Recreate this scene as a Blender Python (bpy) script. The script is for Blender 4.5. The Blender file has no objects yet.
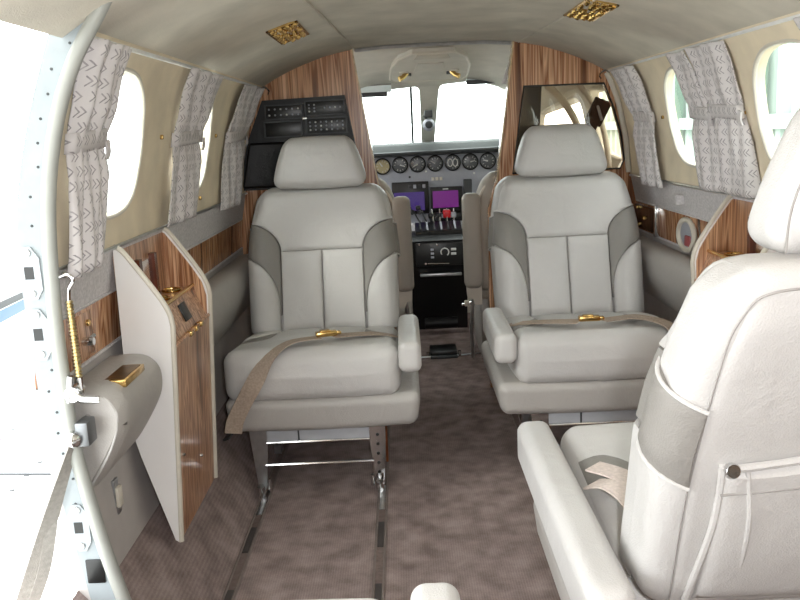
import bpy, bmesh, math, random
from mathutils import Vector, Matrix, Euler
random.seed(7)
SC = bpy.context.scene
COL = SC.collection
PI = math.pi

# ------------------------------------------------------------------ materials
def new_mat(name):
    m = bpy.data.materials.new(name); m.use_nodes = True
    nt = m.node_tree; b = nt.nodes['Principled BSDF']
    return m, nt, b
def s2l(c):
    return tuple(((v/255)/12.92 if v/255 <= .04045 else ((v/255+.055)/1.055)**2.4) for v in c)+(1,)
def node(nt, t, **k):
    n = nt.nodes.new(t)
    for a, v in k.items(): setattr(n, a, v)
    return n
def coords(nt, scale=(1, 1, 1), kind='Object', rot=(0, 0, 0)):
    tc = node(nt, 'ShaderNodeTexCoord'); mp = node(nt, 'ShaderNodeMapping')
    mp.inputs['Scale'].default_value = scale; mp.inputs['Rotation'].default_value = rot
    nt.links.new(tc.outputs[kind], mp.inputs['Vector']); return mp.outputs['Vector']
def plain(name, c, rough=.5, metal=0, var=.06, scale=30, bump=0, bscale=200, spec=.5, coat=0):
    m, nt, b = new_mat(name)
    b.inputs['Roughness'].default_value = rough; b.inputs['Metallic'].default_value = metal
    b.inputs['Specular IOR Level'].default_value = spec
    if coat: b.inputs['Coat Weight'].default_value = coat; b.inputs['Coat Roughness'].default_value = .08
    v = coords(nt)
    n = node(nt, 'ShaderNodeTexNoise'); n.inputs['Scale'].default_value = scale; n.inputs['Detail'].default_value = 4
    nt.links.new(v, n.inputs['Vector'])
    r = node(nt, 'ShaderNodeValToRGB'); L = s2l(c)
    r.color_ramp.elements[0].position = .3; r.color_ramp.elements[1].position = .7
    r.color_ramp.elements[0].color = tuple(x*(1-var) for x in L[:3])+(1,)
    r.color_ramp.elements[1].color = tuple(min(1, x*(1+var)) for x in L[:3])+(1,)
    nt.links.new(n.outputs['Fac'], r.inputs['Fac']); nt.links.new(r.outputs['Color'], b.inputs['Base Color'])
    if bump:
        n2 = node(nt, 'ShaderNodeTexNoise'); n2.inputs['Scale'].default_value = bscale; n2.inputs['Detail'].default_value = 3
        nt.links.new(v, n2.inputs['Vector'])
        bp = node(nt, 'ShaderNodeBump'); bp.inputs['Strength'].default_value = bump; bp.inputs['Distance'].default_value = .002
        nt.links.new(n2.outputs['Fac'], bp.inputs['Height']); nt.links.new(bp.outputs['Normal'], b.inputs['Normal'])
    return m
def leather(name, c, rough=.42):
    m, nt, b = new_mat(name)
    b.inputs['Roughness'].default_value = rough; b.inputs['Specular IOR Level'].default_value = .4
    v = coords(nt)
    n = node(nt, 'ShaderNodeTexNoise'); n.inputs['Scale'].default_value = 6; n.inputs['Detail'].default_value = 5
    nt.links.new(v, n.inputs['Vector'])
    r = node(nt, 'ShaderNodeValToRGB'); L = s2l(c)
    r.color_ramp.elements[0].position = .25; r.color_ramp.elements[1].position = .75
    r.color_ramp.elements[0].color = tuple(x*.94 for x in L[:3])+(1,)
    r.color_ramp.elements[1].color = tuple(min(1, x*1.05) for x in L[:3])+(1,)
    nt.links.new(n.outputs['Fac'], r.inputs['Fac']); nt.links.new(r.outputs['Color'], b.inputs['Base Color'])
    vo = node(nt, 'ShaderNodeTexVoronoi'); vo.inputs['Scale'].default_value = 420; nt.links.new(v, vo.inputs['Vector'])
    w = node(nt, 'ShaderNodeTexNoise'); w.inputs['Scale'].default_value = 14; w.inputs['Detail'].default_value = 3; w.inputs['Distortion'].default_value = 1.2
    nt.links.new(v, w.inputs['Vector'])
    mx = node(nt, 'ShaderNodeMath', operation='MULTIPLY_ADD'); mx.inputs[1].default_value = 7
    nt.links.new(w.outputs['Fac'], mx.inputs[0]); nt.links.new(vo.outputs['Distance'], mx.inputs[2])
    bp = node(nt, 'ShaderNodeBump'); bp.inputs['Strength'].default_value = .25; bp.inputs['Distance'].default_value = .002
    nt.links.new(mx.outputs[0], bp.inputs['Height']); nt.links.new(bp.outputs['Normal'], b.inputs['Normal'])
    return m
def wood(name, scale=(22, 22, .7), tint=1.0, rough=.22):
    m, nt, b = new_mat(name)
    b.inputs['Roughness'].default_value = rough; b.inputs['Coat Weight'].default_value = .22; b.inputs['Coat Roughness'].default_value = .12
    v = coords(nt, scale)
    n = node(nt, 'ShaderNodeTexNoise'); n.inputs['Scale'].default_value = 1; n.inputs['Detail'].default_value = 2.6
    n.inputs['Distortion'].default_value = .25; n.inputs['Roughness'].default_value = .62
    nt.links.new(v, n.inputs['Vector'])
    r = node(nt, 'ShaderNodeValToRGB'); cr = r.color_ramp
    stops = [(.30, (82, 48, 30)), (.40, (128, 84, 54)), (.45, (192, 146, 110)), (.49, (126, 80, 52)), (.54, (206, 164, 128)), (.60, (138, 90, 60)), (.68, (214, 174, 140))]
    while len(cr.elements) < len(stops): cr.elements.new(.5)
    for e, (p, c) in zip(cr.elements, stops): e.position = p; e.color = tuple(x*tint for x in s2l(c)[:3])+(1,)
    nt.links.new(n.outputs['Fac'], r.inputs['Fac']); nt.links.new(r.outputs['Color'], b.inputs['Base Color'])
    return m
def glass(name, c=(235, 245, 242), rough=0.0, alpha=.12):
    m, nt, b = new_mat(name)
    b.inputs['Base Color'].default_value = s2l(c); b.inputs['Roughness'].default_value = .02
    out = nt.nodes['Material Output']
    tr = node(nt, 'ShaderNodeBsdfTransparent'); tr.inputs['Color'].default_value = s2l(c)
    gl = node(nt, 'ShaderNodeBsdfGlossy'); gl.inputs['Roughness'].default_value = .02
    lw = node(nt, 'ShaderNodeLayerWeight'); pw = node(nt, 'ShaderNodeMath', operation='POWER'); pw.inputs[1].default_value = 4
    nt.links.new(lw.outputs['Facing'], pw.inputs[0])
    fr = node(nt, 'ShaderNodeMath', operation='MULTIPLY_ADD'); fr.inputs[1].default_value = .35; fr.inputs[2].default_value = .015
    nt.links.new(pw.outputs[0], fr.inputs[0])
    n = node(nt, 'ShaderNodeTexNoise'); n.inputs['Scale'].default_value = 3
    nt.links.new(coords(nt), n.inputs['Vector'])
    mul = node(nt, 'ShaderNodeMath', operation='MULTIPLY_ADD'); mul.inputs[1].default_value = .02
    nt.links.new(n.outputs['Fac'], mul.inputs[0]); nt.links.new(fr.outputs[0], mul.inputs[2])
    mx = node(nt, 'ShaderNodeMixShader')
    nt.links.new(mul.outputs[0], mx.inputs[0]); nt.links.new(tr.outputs[0], mx.inputs[1]); nt.links.new(gl.outputs[0], mx.inputs[2])
    nt.links.new(mx.outputs[0], out.inputs['Surface'])
    return m
def carpet_mat():
    m, nt, b = new_mat('ribbed_carpet'); b.inputs['Roughness'].default_value = .95; b.inputs['Specular IOR Level'].default_value = .1
    v = coords(nt, (1, 1, 1))
    n = node(nt, 'ShaderNodeTexNoise'); n.inputs['Scale'].default_value = 15; n.inputs['Detail'].default_value = 6; nt.links.new(v, n.inputs['Vector'])
    n3 = node(nt, 'ShaderNodeTexNoise'); n3.inputs['Scale'].default_value = 260; nt.links.new(v, n3.inputs['Vector'])
    w = node(nt, 'ShaderNodeTexWave', wave_type='BANDS', bands_direction='X'); w.inputs['Scale'].default_value = 50
    w.inputs['Distortion'].default_value = .8; w.inputs['Detail'].default_value = 2; w.inputs['Detail Scale'].default_value = 3
    nt.links.new(v, w.inputs['Vector'])
    r = node(nt, 'ShaderNodeValToRGB')
    r.color_ramp.elements[0].position = .3; r.color_ramp.elements[1].position = .72
    r.color_ramp.elements[0].color = s2l((116, 101, 97)); r.color_ramp.elements[1].color = s2l((158, 142, 137))
    a = node(nt, 'ShaderNodeMath', operation='MULTIPLY_ADD'); a.inputs[1].default_value = .10
    nt.links.new(w.outputs['Fac'], a.inputs[0]); nt.links.new(n.outputs['Fac'], a.inputs[2])
    a2 = node(nt, 'ShaderNodeMath', operation='MULTIPLY_ADD'); a2.inputs[1].default_value = .3
    nt.links.new(n3.outputs['Fac'], a2.inputs[0]); nt.links.new(a.outputs[0], a2.inputs[2])
    s = node(nt, 'ShaderNodeMath', operation='SUBTRACT'); s.inputs[1].default_value = .20
    nt.links.new(a2.outputs[0], s.inputs[0]); nt.links.new(s.outputs[0], r.inputs['Fac'])
    nt.links.new(r.outputs['Color'], b.inputs['Base Color'])
    bp = node(nt, 'ShaderNodeBump'); bp.inputs['Strength'].default_value = .6; bp.inputs['Distance'].default_value = .004
    nt.links.new(a2.outputs[0], bp.inputs['Height']); nt.links.new(bp.outputs['Normal'], b.inputs['Normal'])
    return m
def curtain_mat():
    # pale cloth with small broken chevrons, drawn from the cloth's own UV (metres)
    m, nt, b = new_mat('chevron_cloth'); b.inputs['Roughness'].default_value = .9; b.inputs['Specular IOR Level'].default_value = .15
    tc = node(nt, 'ShaderNodeTexCoord'); sp = node(nt, 'ShaderNodeSeparateXYZ'); nt.links.new(tc.outputs['UV'], sp.inputs[0])
    def M(op, a, bv=None, c=None):
        n = node(nt, 'ShaderNodeMath', operation=op)
        for i, x in enumerate((a, bv, c)):
            if x is None: continue
            if isinstance(x, (int, float)): n.inputs[i].default_value = x
            else: nt.links.new(x, n.inputs[i])
        return n.outputs[0]
    CW, CH = .031, .026
    v = M('DIVIDE', sp.outputs['Y'], CH); row = M('FLOOR', v); fv = M('SUBTRACT', M('FRACT', v), .5)
    u = M('ADD', M('DIVIDE', sp.outputs['X'], CW), M('MULTIPLY', row, .37)); fu = M('SUBTRACT', M('FRACT', u), .5)
    av = M('ABSOLUTE', fv)
    d = M('ADD', fu, M('MULTIPLY', av, .9))
    l1 = M('LESS_THAN', M('ABSOLUTE', M('SUBTRACT', d, .2)), .055)
    l2 = M('LESS_THAN', M('ABSOLUTE', M('SUBTRACT', d, -.12)), .055)
    lim = M('MULTIPLY', M('LESS_THAN', av, .36), M('LESS_THAN', M('ABSOLUTE', fu), .42))
    mask = M('MULTIPLY', M('MAXIMUM', l1, l2), lim)
    n = node(nt, 'ShaderNodeTexNoise'); n.inputs['Scale'].default_value = 60; nt.links.new(tc.outputs['UV'], n.inputs['Vector'])
    mask = M('MULTIPLY', mask, M('MULTIPLY_ADD', n.outputs['Fac'], .9, .25))
    mix = node(nt, 'ShaderNodeMixRGB'); mix.inputs[1].default_value = s2l((212, 207, 206)); mix.inputs[2].default_value = s2l((126, 121, 124))
    nt.links.new(mask, mix.inputs[0]); nt.links.new(mix.outputs[0], b.inputs['Base Color'])
    return m
def brushed_gold():
    m = plain('brushed_gold', (214, 178, 112), .22, 1, .15, 60)
    return m

M_LEATHER = leather('light_grey_leather', (193, 190, 187))
M_BASE = leather('warm_grey_vinyl', (172, 167, 162), .5)
M_SEAM = plain('seam_thread', (150, 146, 142), .8)
M_INSET = leather('taupe_leather', (134, 130, 125), .5)
M_PILOT = leather('beige_pilot_leather', (166, 160, 150), .55)
M_PAD = leather('padded_wall_vinyl', (172, 167, 162), .5)
M_SUEDE = plain('headliner_suede', (198, 191, 178), .95, 0, .13, 7, .35, 300, .1)
M_PANEL = plain('cream_suede_panel', (228, 215, 190), .95, 0, .11, 8, .3, 300, .1)
M_FABRIC = plain('grey_woven_fabric', (204, 200, 200), .95, 0, .16, 140, .5, 400, .1)
M_LOWPANEL = plain('grey_vinyl_panel', (178, 172, 168), .6, 0, .05, 20, .2, 300, .3)
M_WOOD = wood('zebrano_veneer', tint=1.22)
M_WOODH = wood('zebrano_gloss', (38, 38, 1.0), 1.1, .3)
M_CARPET = carpet_mat()
M_CURTAIN = curtain_mat()
M_WHITE = plain('white_laminate', (236, 233, 231), .3, 0, .02, 10)
M_IVORY = plain('ivory_plastic', (205, 198, 184), .45, 0, .04, 20)
M_CREAMPL = plain('cream_cockpit_lining', (202, 197, 186), .8, 0, .06, 14, .2, 300, .2)
M_BLACK = plain('black_plastic', (22, 22, 22), .35, 0, .1, 40)
M_BLACKL = leather('black_leatherette', (13, 13, 13), .4)
M_DARKGREY = plain('dark_grey_paint', (52, 54, 56), .5, 0, .1, 40)
M_GLARE = plain('glareshield_vinyl', (34, 39, 36), .7, 0, .1, 40, .3)
M_PANELGREY = plain('panel_grey_paint', (158, 160, 169), .55, 0, .05, 30)
M_CHROME = plain('polished_chrome', (215, 215, 215), .12, 1, .05, 30)
M_ALU = plain('brushed_aluminium', (190, 192, 194), .33, 1, .1, 50)
M_FRAME = plain('painted_door_frame', (140, 147, 150), .4, 0, .06, 25)
M_BEAD = plain('grey_rubber_seal', (150, 151, 145), .5, 0, .05, 20)
M_GOLD = brushed_gold()
M_WEB = plain('beige_webbing', (170, 153, 138), .8, 0, .18, 160, .5, 500, .2)
M_WEBGREY = plain('grey_webbing', (150, 146, 140), .75, 0, .12, 120, .5, 500, .2)
M_PINKWEB = plain('cream_webbing', (206, 192, 184), .8, 0, .12, 160, .5, 500, .2)
M_BROWNWEB = plain('dark_brown_webbing', (62, 46, 38), .8, 0, .12, 160, .4, 500, .2)
M_RED = plain('red_plastic', (200, 24, 36), .35, 0, .05, 30)
M_GAUGE = plain('gauge_face', (84, 86, 88), .3, 0, .1, 60)
M_DIALMARK = plain('dial_markings', (214, 214, 210), .6, 0, .05, 40)
M_TAN = plain('tan_dial_face', (180, 166, 128), .5, 0, .05, 40)
M_PAINT = plain('white_aircraft_paint', (236, 240, 240), .3, 0, .02, 5)
M_BLUE = plain('blue_stripe_paint', (58, 92, 134), .35, 0, .04, 5)
M_CONC = plain('pale_concrete', (200, 200, 196), .9, 0, .08, 3)
M_HANGAR = plain('pale_green_cladding', (138, 150, 141), .7, 0, .04, 3)
M_GLASS = glass('clear_acrylic', (246, 252, 248))
M_TINT = glass('smoked_acrylic', (240, 233, 222))
def screen_mat(name, c, s):
    m, nt, b = new_mat(name); b.inputs['Base Color'].default_value = (.01, .01, .01, 1); b.inputs['Roughness'].default_value = .15
    w = node(nt, 'ShaderNodeTexNoise'); w.inputs['Scale'].default_value = 9; nt.links.new(coords(nt), w.inputs['Vector'])
    r = node(nt, 'ShaderNodeValToRGB'); L = s2l(c)
    r.color_ramp.elements[0].color = tuple(x*.8 for x in L[:3])+(1,); r.color_ramp.elements[1].color = L
    nt.links.new(w.outputs['Fac'], r.inputs['Fac']); nt.links.new(r.outputs['Color'], b.inputs['Emission Color'])
    b.inputs['Emission Strength'].default_value = s
    return m
M_SCREEN = screen_mat('magenta_screen', (112, 34, 120), .8)
M_SCREEN2 = screen_mat('violet_screen', (66, 46, 112), .8)

# ------------------------------------------------------------------ mesh helpers
def tag(o, label=None, cat=None, group=None, kind=None):
    if label: o['label'] = label
    if cat: o['category'] = cat
    if group: o['group'] = group
    if kind: o['kind'] = kind
    return o
def worldloc(o):
    p = Vector((0, 0, 0))
    while o is not None: p = p + o.location; o = o.parent
    return p
def obj(name, bm, mat, parent=None, smooth=True, ang=40):
    if isinstance(bm, tuple): bm = bm[0]
    if parent is not None: bmesh.ops.translate(bm, verts=bm.verts, vec=-worldloc(parent))
    bmesh.ops.recalc_face_normals(bm, faces=bm.faces)
    me = bpy.data.meshes.new(name); bm.to_mesh(me); bm.free()
    me.materials.append(mat)
    o = bpy.data.objects.new(name, me); COL.objects.link(o)
    if smooth:
        for p in me.polygons: p.use_smooth = True
        try: me.set_sharp_from_angle(angle=math.radians(ang))
        except Exception: pass
    if parent is not None: o.parent = parent
    return o
def thing(name, label, cat, loc=(0, 0, 0), group=None):
    o = bpy.data.objects.new(name, None); COL.objects.link(o); o.location = loc; o.empty_display_size = .1
    return tag(o, label, cat, group)
def struct(name, bm, mat, parent=None, **k):
    o = obj(name, bm, mat, parent, **k)
    if parent is None: o['kind'] = 'structure'
    return o
def BM(): return bmesh.new()
def box(bm, x0, x1, y0, y1, z0, z1, bev=0, seg=2):
    vs = bmesh.ops.create_cube(bm, size=1)['verts']
    for v in vs:
        v.co = Vector((x0+(x1-x0)*(v.co.x+.5), y0+(y1-y0)*(v.co.y+.5), z0+(z1-z0)*(v.co.z+.5)))
    if bev:
        es = list({e for v in vs for e in v.link_edges})
        bmesh.ops.bevel(bm, geom=es, offset=bev, segments=seg, affect='EDGES', profile=.5)
    return bm
def bx(*a, **k): return box(BM(), *a, **k)
def rbox(hx, hy, hz, r, fn=None, n=9, k=4, bm=None):
    """pillow-like rounded box centred at 0, every point passed through fn"""
    bm = bm or BM()
    H = (hx, hy, hz); r = min(r, hx*.999, hy*.999, hz*.999)
    ax = []
    for h in H:
        i = h-r
        a = [-h+r*(1-math.cos(PI/2*t/k))*1.0 if False else -h+r*t/k for t in range(k)]
        b = [-i+2*i*t/n for t in range(n+1)]
        ax.append(a+b+[-q for q in reversed(a)])
    cache = {}
    def V(p):
        key = tuple(round(c, 6) for c in p)
        if key in cache: return cache[key]
        q = [max(-(h-r), min(h-r, c)) for c, h in zip(p, H)]
        d = Vector([c-e for c, e in zip(p, q)])
        if d.length > 1e-9: d = d*(r/d.length)
        w = Vector(q)+d
        if fn: w = Vector(fn(w.x, w.y, w.z))
        cache[key] = bm.verts.new(w); return cache[key]
    for axis in range(3):
        u, v = [a for a in range(3) if a != axis]
        for sgn in (-1, 1):
            for i in range(len(ax[u])-1):
                for j in range(len(ax[v])-1):
                    ps = []
                    for a, b in ((i, j), (i+1, j), (i+1, j+1), (i, j+1)):
                        p = [0, 0, 0]; p[axis] = sgn*H[axis]; p[u] = ax[u][a]; p[v] = ax[v][b]; ps.append(V(p))
                    if len(set(ps)) == 4: bm.faces.new(ps if sgn > 0 else ps[::-1])
    return bm
def prism(poly, axis, a0, a1, bm=None):
    """closed 2D polygon extruded along axis ('x','y','z')"""
    bm = bm or BM()
    def mk(p, a):
        return {'x': (a, p[0], p[1]), 'y': (p[0], a, p[1]), 'z': (p[0], p[1], a)}[axis]
    A = [bm.verts.new(mk(p, a0)) for p in poly]; B = [bm.verts.new(mk(p, a1)) for p in poly]
    bm.faces.new(A); bm.faces.new(B[::-1])
    for i in range(len(poly)):
        j = (i+1) % len(poly); bm.faces.new((A[i], B[i], B[j], A[j]))
    return bm
def tube(pts, r, n=10, bm=None, closed=False):
    bm = bm or BM(); P = [Vector(p) for p in pts]; rings = []
    rad = r if isinstance(r, (list, tuple)) else [r]*len(P)
    up = None
    for i, p in enumerate(P):
        if closed: t = P[(i+1) % len(P)]-P[i-1]
        else: t = P[min(i+1, len(P)-1)]-P[max(i-1, 0)]
        t.normalize()
        if up is None: up = t.orthogonal().normalized()
        up = (up-t*up.dot(t)).normalized(); s = t.cross(up)
        rings.append([bm.verts.new(p+(up*math.cos(2*PI*k/n)+s*math.sin(2*PI*k/n))*rad[i]) for k in range(n)])
    m = len(rings)
    for i in range(m if closed else m-1):
        a, b = rings[i], rings[(i+1) % m]
        for k in range(n): bm.faces.new((a[k], a[(k+1) % n], b[(k+1) % n], b[k]))
    if not closed: bm.faces.new(rings[0][::-1]); bm.faces.new(rings[-1])
    return bm
def smooth_path(pts, n=8):
    P = [Vector(p) for p in pts]; out = []
    for i in range(len(P)-1):
        p0, p1, p2, p3 = P[max(i-1, 0)], P[i], P[i+1], P[min(i+2, len(P)-1)]
        for k in range(n):
            t = k/n
            out.append(.5*((2*p1)+(p2-p0)*t+(2*p0-5*p1+4*p2-p3)*t*t+(3*p1-p0-3*p2+p3)*t**3))
    out.append(P[-1]); return out
def ribbon(pts, wdir, width, thick=.0025, n=8, bm=None):
    """flat strap along pts; wdir = one direction, or one per point"""
    bm = bm or BM(); P = smooth_path(pts, n)
    W = smooth_path([Vector(w).normalized() for w in wdir], n) if isinstance(wdir[0], (tuple, list, Vector)) else [Vector(wdir)]*len(P)
    wd = width if isinstance(width, (list, tuple)) else None
    rows = []
    for i, p in enumerate(P):
        t = (P[min(i+1, len(P)-1)]-P[max(i-1, 0)]).normalized(); w = W[i]; w = (w-t*w.dot(t)).normalized(); nn = t.cross(w)
        f = i/(len(P)-1); ww = (wd[0]+(wd[1]-wd[0])*f) if wd else width
        rows.append([bm.verts.new(p+w*a*ww/2+nn*b*thick/2) for a, b in ((-1, -1), (1, -1), (1, 1), (-1, 1))])
    for a, b in zip(rows, rows[1:]):
        for k in range(4): bm.faces.new((a[k], a[(k+1) % 4], b[(k+1) % 4], b[k]))
    bm.faces.new(rows[0][::-1]); bm.faces.new(rows[-1]); return bm
def lathe(prof, n=20, M=None, bm=None):
    """profile (radius, height) about +Z, then matrix M"""
    bm = bm or BM(); rings = []; M = M or Matrix.Identity(4)
    for r, h in prof:
        rings.append([bm.verts.new(M @ Vector((r*math.cos(2*PI*k/n), r*math.sin(2*PI*k/n), h))) for k in range(n)])
    for a, b in zip(rings, rings[1:]):
        for k in range(n): bm.faces.new((a[k], a[(k+1) % n], b[(k+1) % n], b[k]))
    bm.faces.new(rings[0][::-1]); bm.faces.new(rings[-1]); return bm
def frame_at(loc, z):
    q = Vector((0, 0, 1)).rotation_difference(Vector(z).normalized())
    return Matrix.Translation(loc) @ q.to_matrix().to_4x4()
def disc(loc, nrm, r, h, n=16, bm=None, bev=.25):
    return lathe([(r, 0), (r, h*(1-bev)), (r*(1-bev*.5), h)], n, frame_at(loc, nrm), bm)
def patch(L, R, t0, t1, fmap, n=14, m=22, h=.008, edge=.03, skirt=-.012, bm=None):
    """puffed upholstery panel: rows t0..t1, each from L(t) to R(t); fmap(s,t,height)"""
    bm = bm or BM(); rows = []
    for j in range(m+1):
        t = t0+(t1-t0)*j/m; a, b = L(t), R(t)
        if b-a < .002: b = a+.002
        row = []
        for i in range(n+1):
            # crowd samples at the edges
            f = .5-.5*math.cos(PI*i/n); s = a+(b-a)*f
            d = min(s-a, b-s, abs(t-t0), abs(t1-t)); q = max(0, min(1, d/edge)); hh = h*math.sqrt(1-(1-q)**2)
            row.append(bm.verts.new(fmap(s, t, hh)))
        rows.append(row)
    for a, b in zip(rows, rows[1:]):
        for i in range(n): bm.faces.new((a[i], a[i+1], b[i+1], b[i]))
    # skirt
    loop = [(rows[0][i], i, 0) for i in range(n)]+[(rows[j][n], n, j) for j in range(m)]+[(rows[m][i], i, m) for i in range(n, 0, -1)]+[(rows[j][0], 0, j) for j in range(m, 0, -1)]
    low = []
    for v, i, j in loop:
        t = t0+(t1-t0)*j/m; a, b = L(t), R(t); b = max(b, a+.002); f = .5-.5*math.cos(PI*i/n)
        low.append(bm.verts.new(fmap(a+(b-a)*f, t, skirt)))
    K = len(loop)
    for q in range(K): bm.faces.new((loop[q][0], low[q], low[(q+1) % K], loop[(q+1) % K][0]))
    return bm
def bool_cut(o, cutters):
    """cut holes, bake the result into o's mesh and drop the cutters"""
    for c in cutters:
        md = o.modifiers.new('cut', 'BOOLEAN'); md.operation = 'DIFFERENCE'; md.solver = 'EXACT'; md.object = c
    bpy.context.view_layer.update()
    dg = bpy.context.evaluated_depsgraph_get()
    me = bpy.data.meshes.new_from_object(o.evaluated_get(dg)); o.modifiers.clear(); old = o.data; o.data = me
    bpy.data.meshes.remove(old)
    for c in cutters: cm = c.data; bpy.data.objects.remove(c); bpy.data.meshes.remove(cm)
    for p in me.polygons: p.use_smooth = True
    try: me.set_sharp_from_angle(angle=math.radians(35))
    except Exception: pass
def interp(x, X, Y):
    if x <= X[0]: return Y[0]
    for i in range(len(X)-1):
        if x <= X[i+1]: return Y[i]+(Y[i+1]-Y[i])*(x-X[i])/(X[i+1]-X[i])
    return Y[-1]
ZS = [-.2, .0, .2, .4, .64, .76, .865, 1.0, 1.12, 1.20, 1.26, 1.34]
XS = [.70, .74, .775, .79, .80, .79, .767, .755, .73, .705, .675, .56]
def wx(z): return interp(z, ZS, XS)
CX = [0, .2, .32, .42, .516, .6, .68, .76]; CZ = [1.40, 1.398, 1.388, 1.368, 1.337, 1.302, 1.258, 1.20]
def cz(x): return interp(abs(x), CX, CZ)
JY = 1.42          # forward edge of the doorway
PY = 3.30          # partition
BACK = -1.3
def superell(cy, czz, a, b, n=48, e=2.5):
    pts = []
    for k in range(n):
        t = 2*PI*k/n; c, s = math.cos(t), math.sin(t)
        pts.append((cy+a*math.copysign(abs(c)**(2/e), c), czz+b*math.copysign(abs(s)**(2/e), s)))
    return pts

# ------------------------------------------------------------------ setting: shell
bm = BM()   # carpeted floor, rising at both sides
prof = [(-.80, .235), (-.775, .205), (-.70, .10), (-.635, .012), (-.62, 0), (.62, 0), (.635, .012), (.70, .10), (.775, .205), (.80, .235)]
bm = prism(prof+[(.80, -.06), (-.80, -.06)], 'y', BACK, 4.75)
struct('floor', bm, M_CARPET)

bm = BM(); xs = [i*.0385-.693 for i in range(37)]
ring = []
for y in (BACK, PY+.02):
    ring.append([bm.verts.new((x, y, cz(x))) for x in xs])
for i in range(len(xs)-1): bm.faces.new((ring[0][i], ring[0][i+1], ring[1][i+1], ring[1][i]))
g = bmesh.ops.extrude_face_region(bm, geom=bm.faces[:])
bmesh.ops.translate(bm, verts=[v for v in g['geom'] if isinstance(v, bmesh.types.BMVert)], vec=(0, 0, .05))
struct('ceiling', bm, M_SUEDE)
for k, x in enumerate((-.30, .33)):
    struct('trim_%d' % (k+1), tube([(x*1.28, 1.0, cz(x*1.28)-.001), (x, PY-.02, cz(x)-.001)], .0035, 6), M_SUEDE)

def wall_sheet(s, y0, y1, z0, z1, thick=.028, ny=30, nz=16):
    bm = BM(); G = []
    for i in range(ny+1):
        y = y0+(y1-y0)*i/ny
        G.append([bm.verts.new((s*wx(z0+(z1-z0)*j/nz), y, z0+(z1-z0)*j/nz)) for j in range(nz+1)])
    H = [[bm.verts.new(v.co+Vector((s*thick, 0, 0))) for v in r] for r in G]
    for A, f in ((G, 0), (H, 1)):
        for i in range(ny):
            for j in range(nz): bm.faces.new((A[i][j], A[i+1][j], A[i+1][j+1], A[i][j+1]))
    for i in range(ny):
        for j in (0, nz): bm.faces.new((G[i][j], G[i+1][j], H[i+1][j], H[i][j]))
    for j in range(nz):
        for i in (0, ny): bm.faces.new((G[i][j], G[i][j+1], H[i][j+1], H[i][j]))
    return bm
WIN = {-1: [1.74, 2.43], 1: [1.18, 1.87, 2.55]}  # aftmost right window is unseen, added for the light it lets in
wn = 0
for s, side in ((-1, 'left'), (1, 'right')):
    y0 = JY+.014 if s < 0 else BACK
    w = struct('wall_'+side, wall_sheet(s, y0, PY+.01, .84, 1.27, ny=40), M_PANEL)
    cut = []
    for cy in WIN[s]:
        cut.append(obj('cutter', prism(superell(cy, 1.072, .2, .148), 'x', s*.6, s*1.0), M_PANEL))
    bool_cut(w, cut)
    for cy in WIN[s]:
        wn += 1
        pts = superell(cy, 1.072, .203, .151)
        fr = struct('window_%d' % wn, tube([(s*(wx(z)+.004), y, z) for y, z in pts], .006, 8, closed=True), M_IVORY)
        bm = BM(); R0 = superell(cy, 1.072, .205, .153)
        a = [bm.verts.new((s*(wx(z)+.020), y, z)) for y, z in R0]; c0 = bm.verts.new((s*(wx(1.072)+.028), cy, 1.072))
        for i in range(len(a)): bm.faces.new((a[i], a[(i+1) % len(a)], c0))
        obj('pane', bm, M_GLASS, fr)
    tn = 3 if s < 0 else 7
    # grey woven strip, wood strip, lower panel, rails
    struct('trim_%d' % tn, wall_sheet(s, y0, PY, .755, .85, ny=4, nz=3), M_FABRIC)
    struct('trim_%d' % (tn+1), wall_sheet(s, y0, PY, .640, .756, ny=4, nz=2), M_WOOD)
    struct('trim_%d' % (tn+2), wall_sheet(s, y0, PY, -.02, .642, ny=4, nz=8), M_LOWPANEL)
    bm = tube([(s*.672, y0+.02, 1.256), (s*.672, PY-.01, 1.262)], .0055, 8)
    struct('trim_%d' % (tn+3), bm, plain('satin_rail', (228, 228, 226), .3))
bm = tube([(-.762, JY+.01, .856), (-.762, PY-.02, .858)], .005, 8); tube([(.762, BACK, .856), (.762, PY-.02, .858)], .005, 8, bm)
struct('trim_11', bm, M_ALU)
bm = tube([(-.798, JY+.01, .641), (-.798, PY-.02, .641)], .004, 6); tube([(.798, BACK, .641), (.798, PY-.02, .641)], .004, 6, bm)
tube([(-.79, JY+.01, .757), (-.79, PY-.02, .757)], .004, 6, bm); tube([(.79, BACK, .757), (.79, PY-.02, .757)], .004, 6, bm)
struct('trim_12', bm, M_FABRIC)
# aft of the doorway, behind the viewer
struct('wall_left_aft', wall_sheet(-1, BACK, .45, -.02, 1.27, ny=6, nz=20), M_PANEL)
struct('wall_back', bx(-.9, .9, BACK-.05, BACK, -.06, 1.45), M_PANEL)

# ---- forward partition, left and right, with curved outer edge
def part_poly(s):
    edge = [(.19, 0.0), (.20, .75), (.237, .875), (.312, 1.392)]
    arc = [(x, cz(x)+.004) for x in (.36, .42, .47, .516, .56, .6, .64, .672)]
    wall = [(wx(z)+.004, z) for z in (1.2, 1.12, 1.06, 1.0, .93, .865, .76, .64, .4, .22)]+[(.70, .10), (.63, 0)]
    return [(s*x, z) for x, z in edge+arc+wall]
pl = struct('wall_front_left', prism(part_poly(-1), 'y', PY, PY+.03), M_WOOD)
pr = struct('wall_front_right', prism(part_poly(1), 'y', PY, PY+.03), M_WOOD)
hole = [(.350, 1.219), (.662, 1.216), (.700, 1.12), (.728, 1.02), (.742, .92), (.725, .885), (.30, .885)]
bool_cut(pr, [obj('cutter', prism(hole, 'y', PY-.1, PY+.1), M_WOOD)])
obj('pane', prism(hole, 'y', PY+.011, PY+.017), M_TINT, pr)
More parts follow.
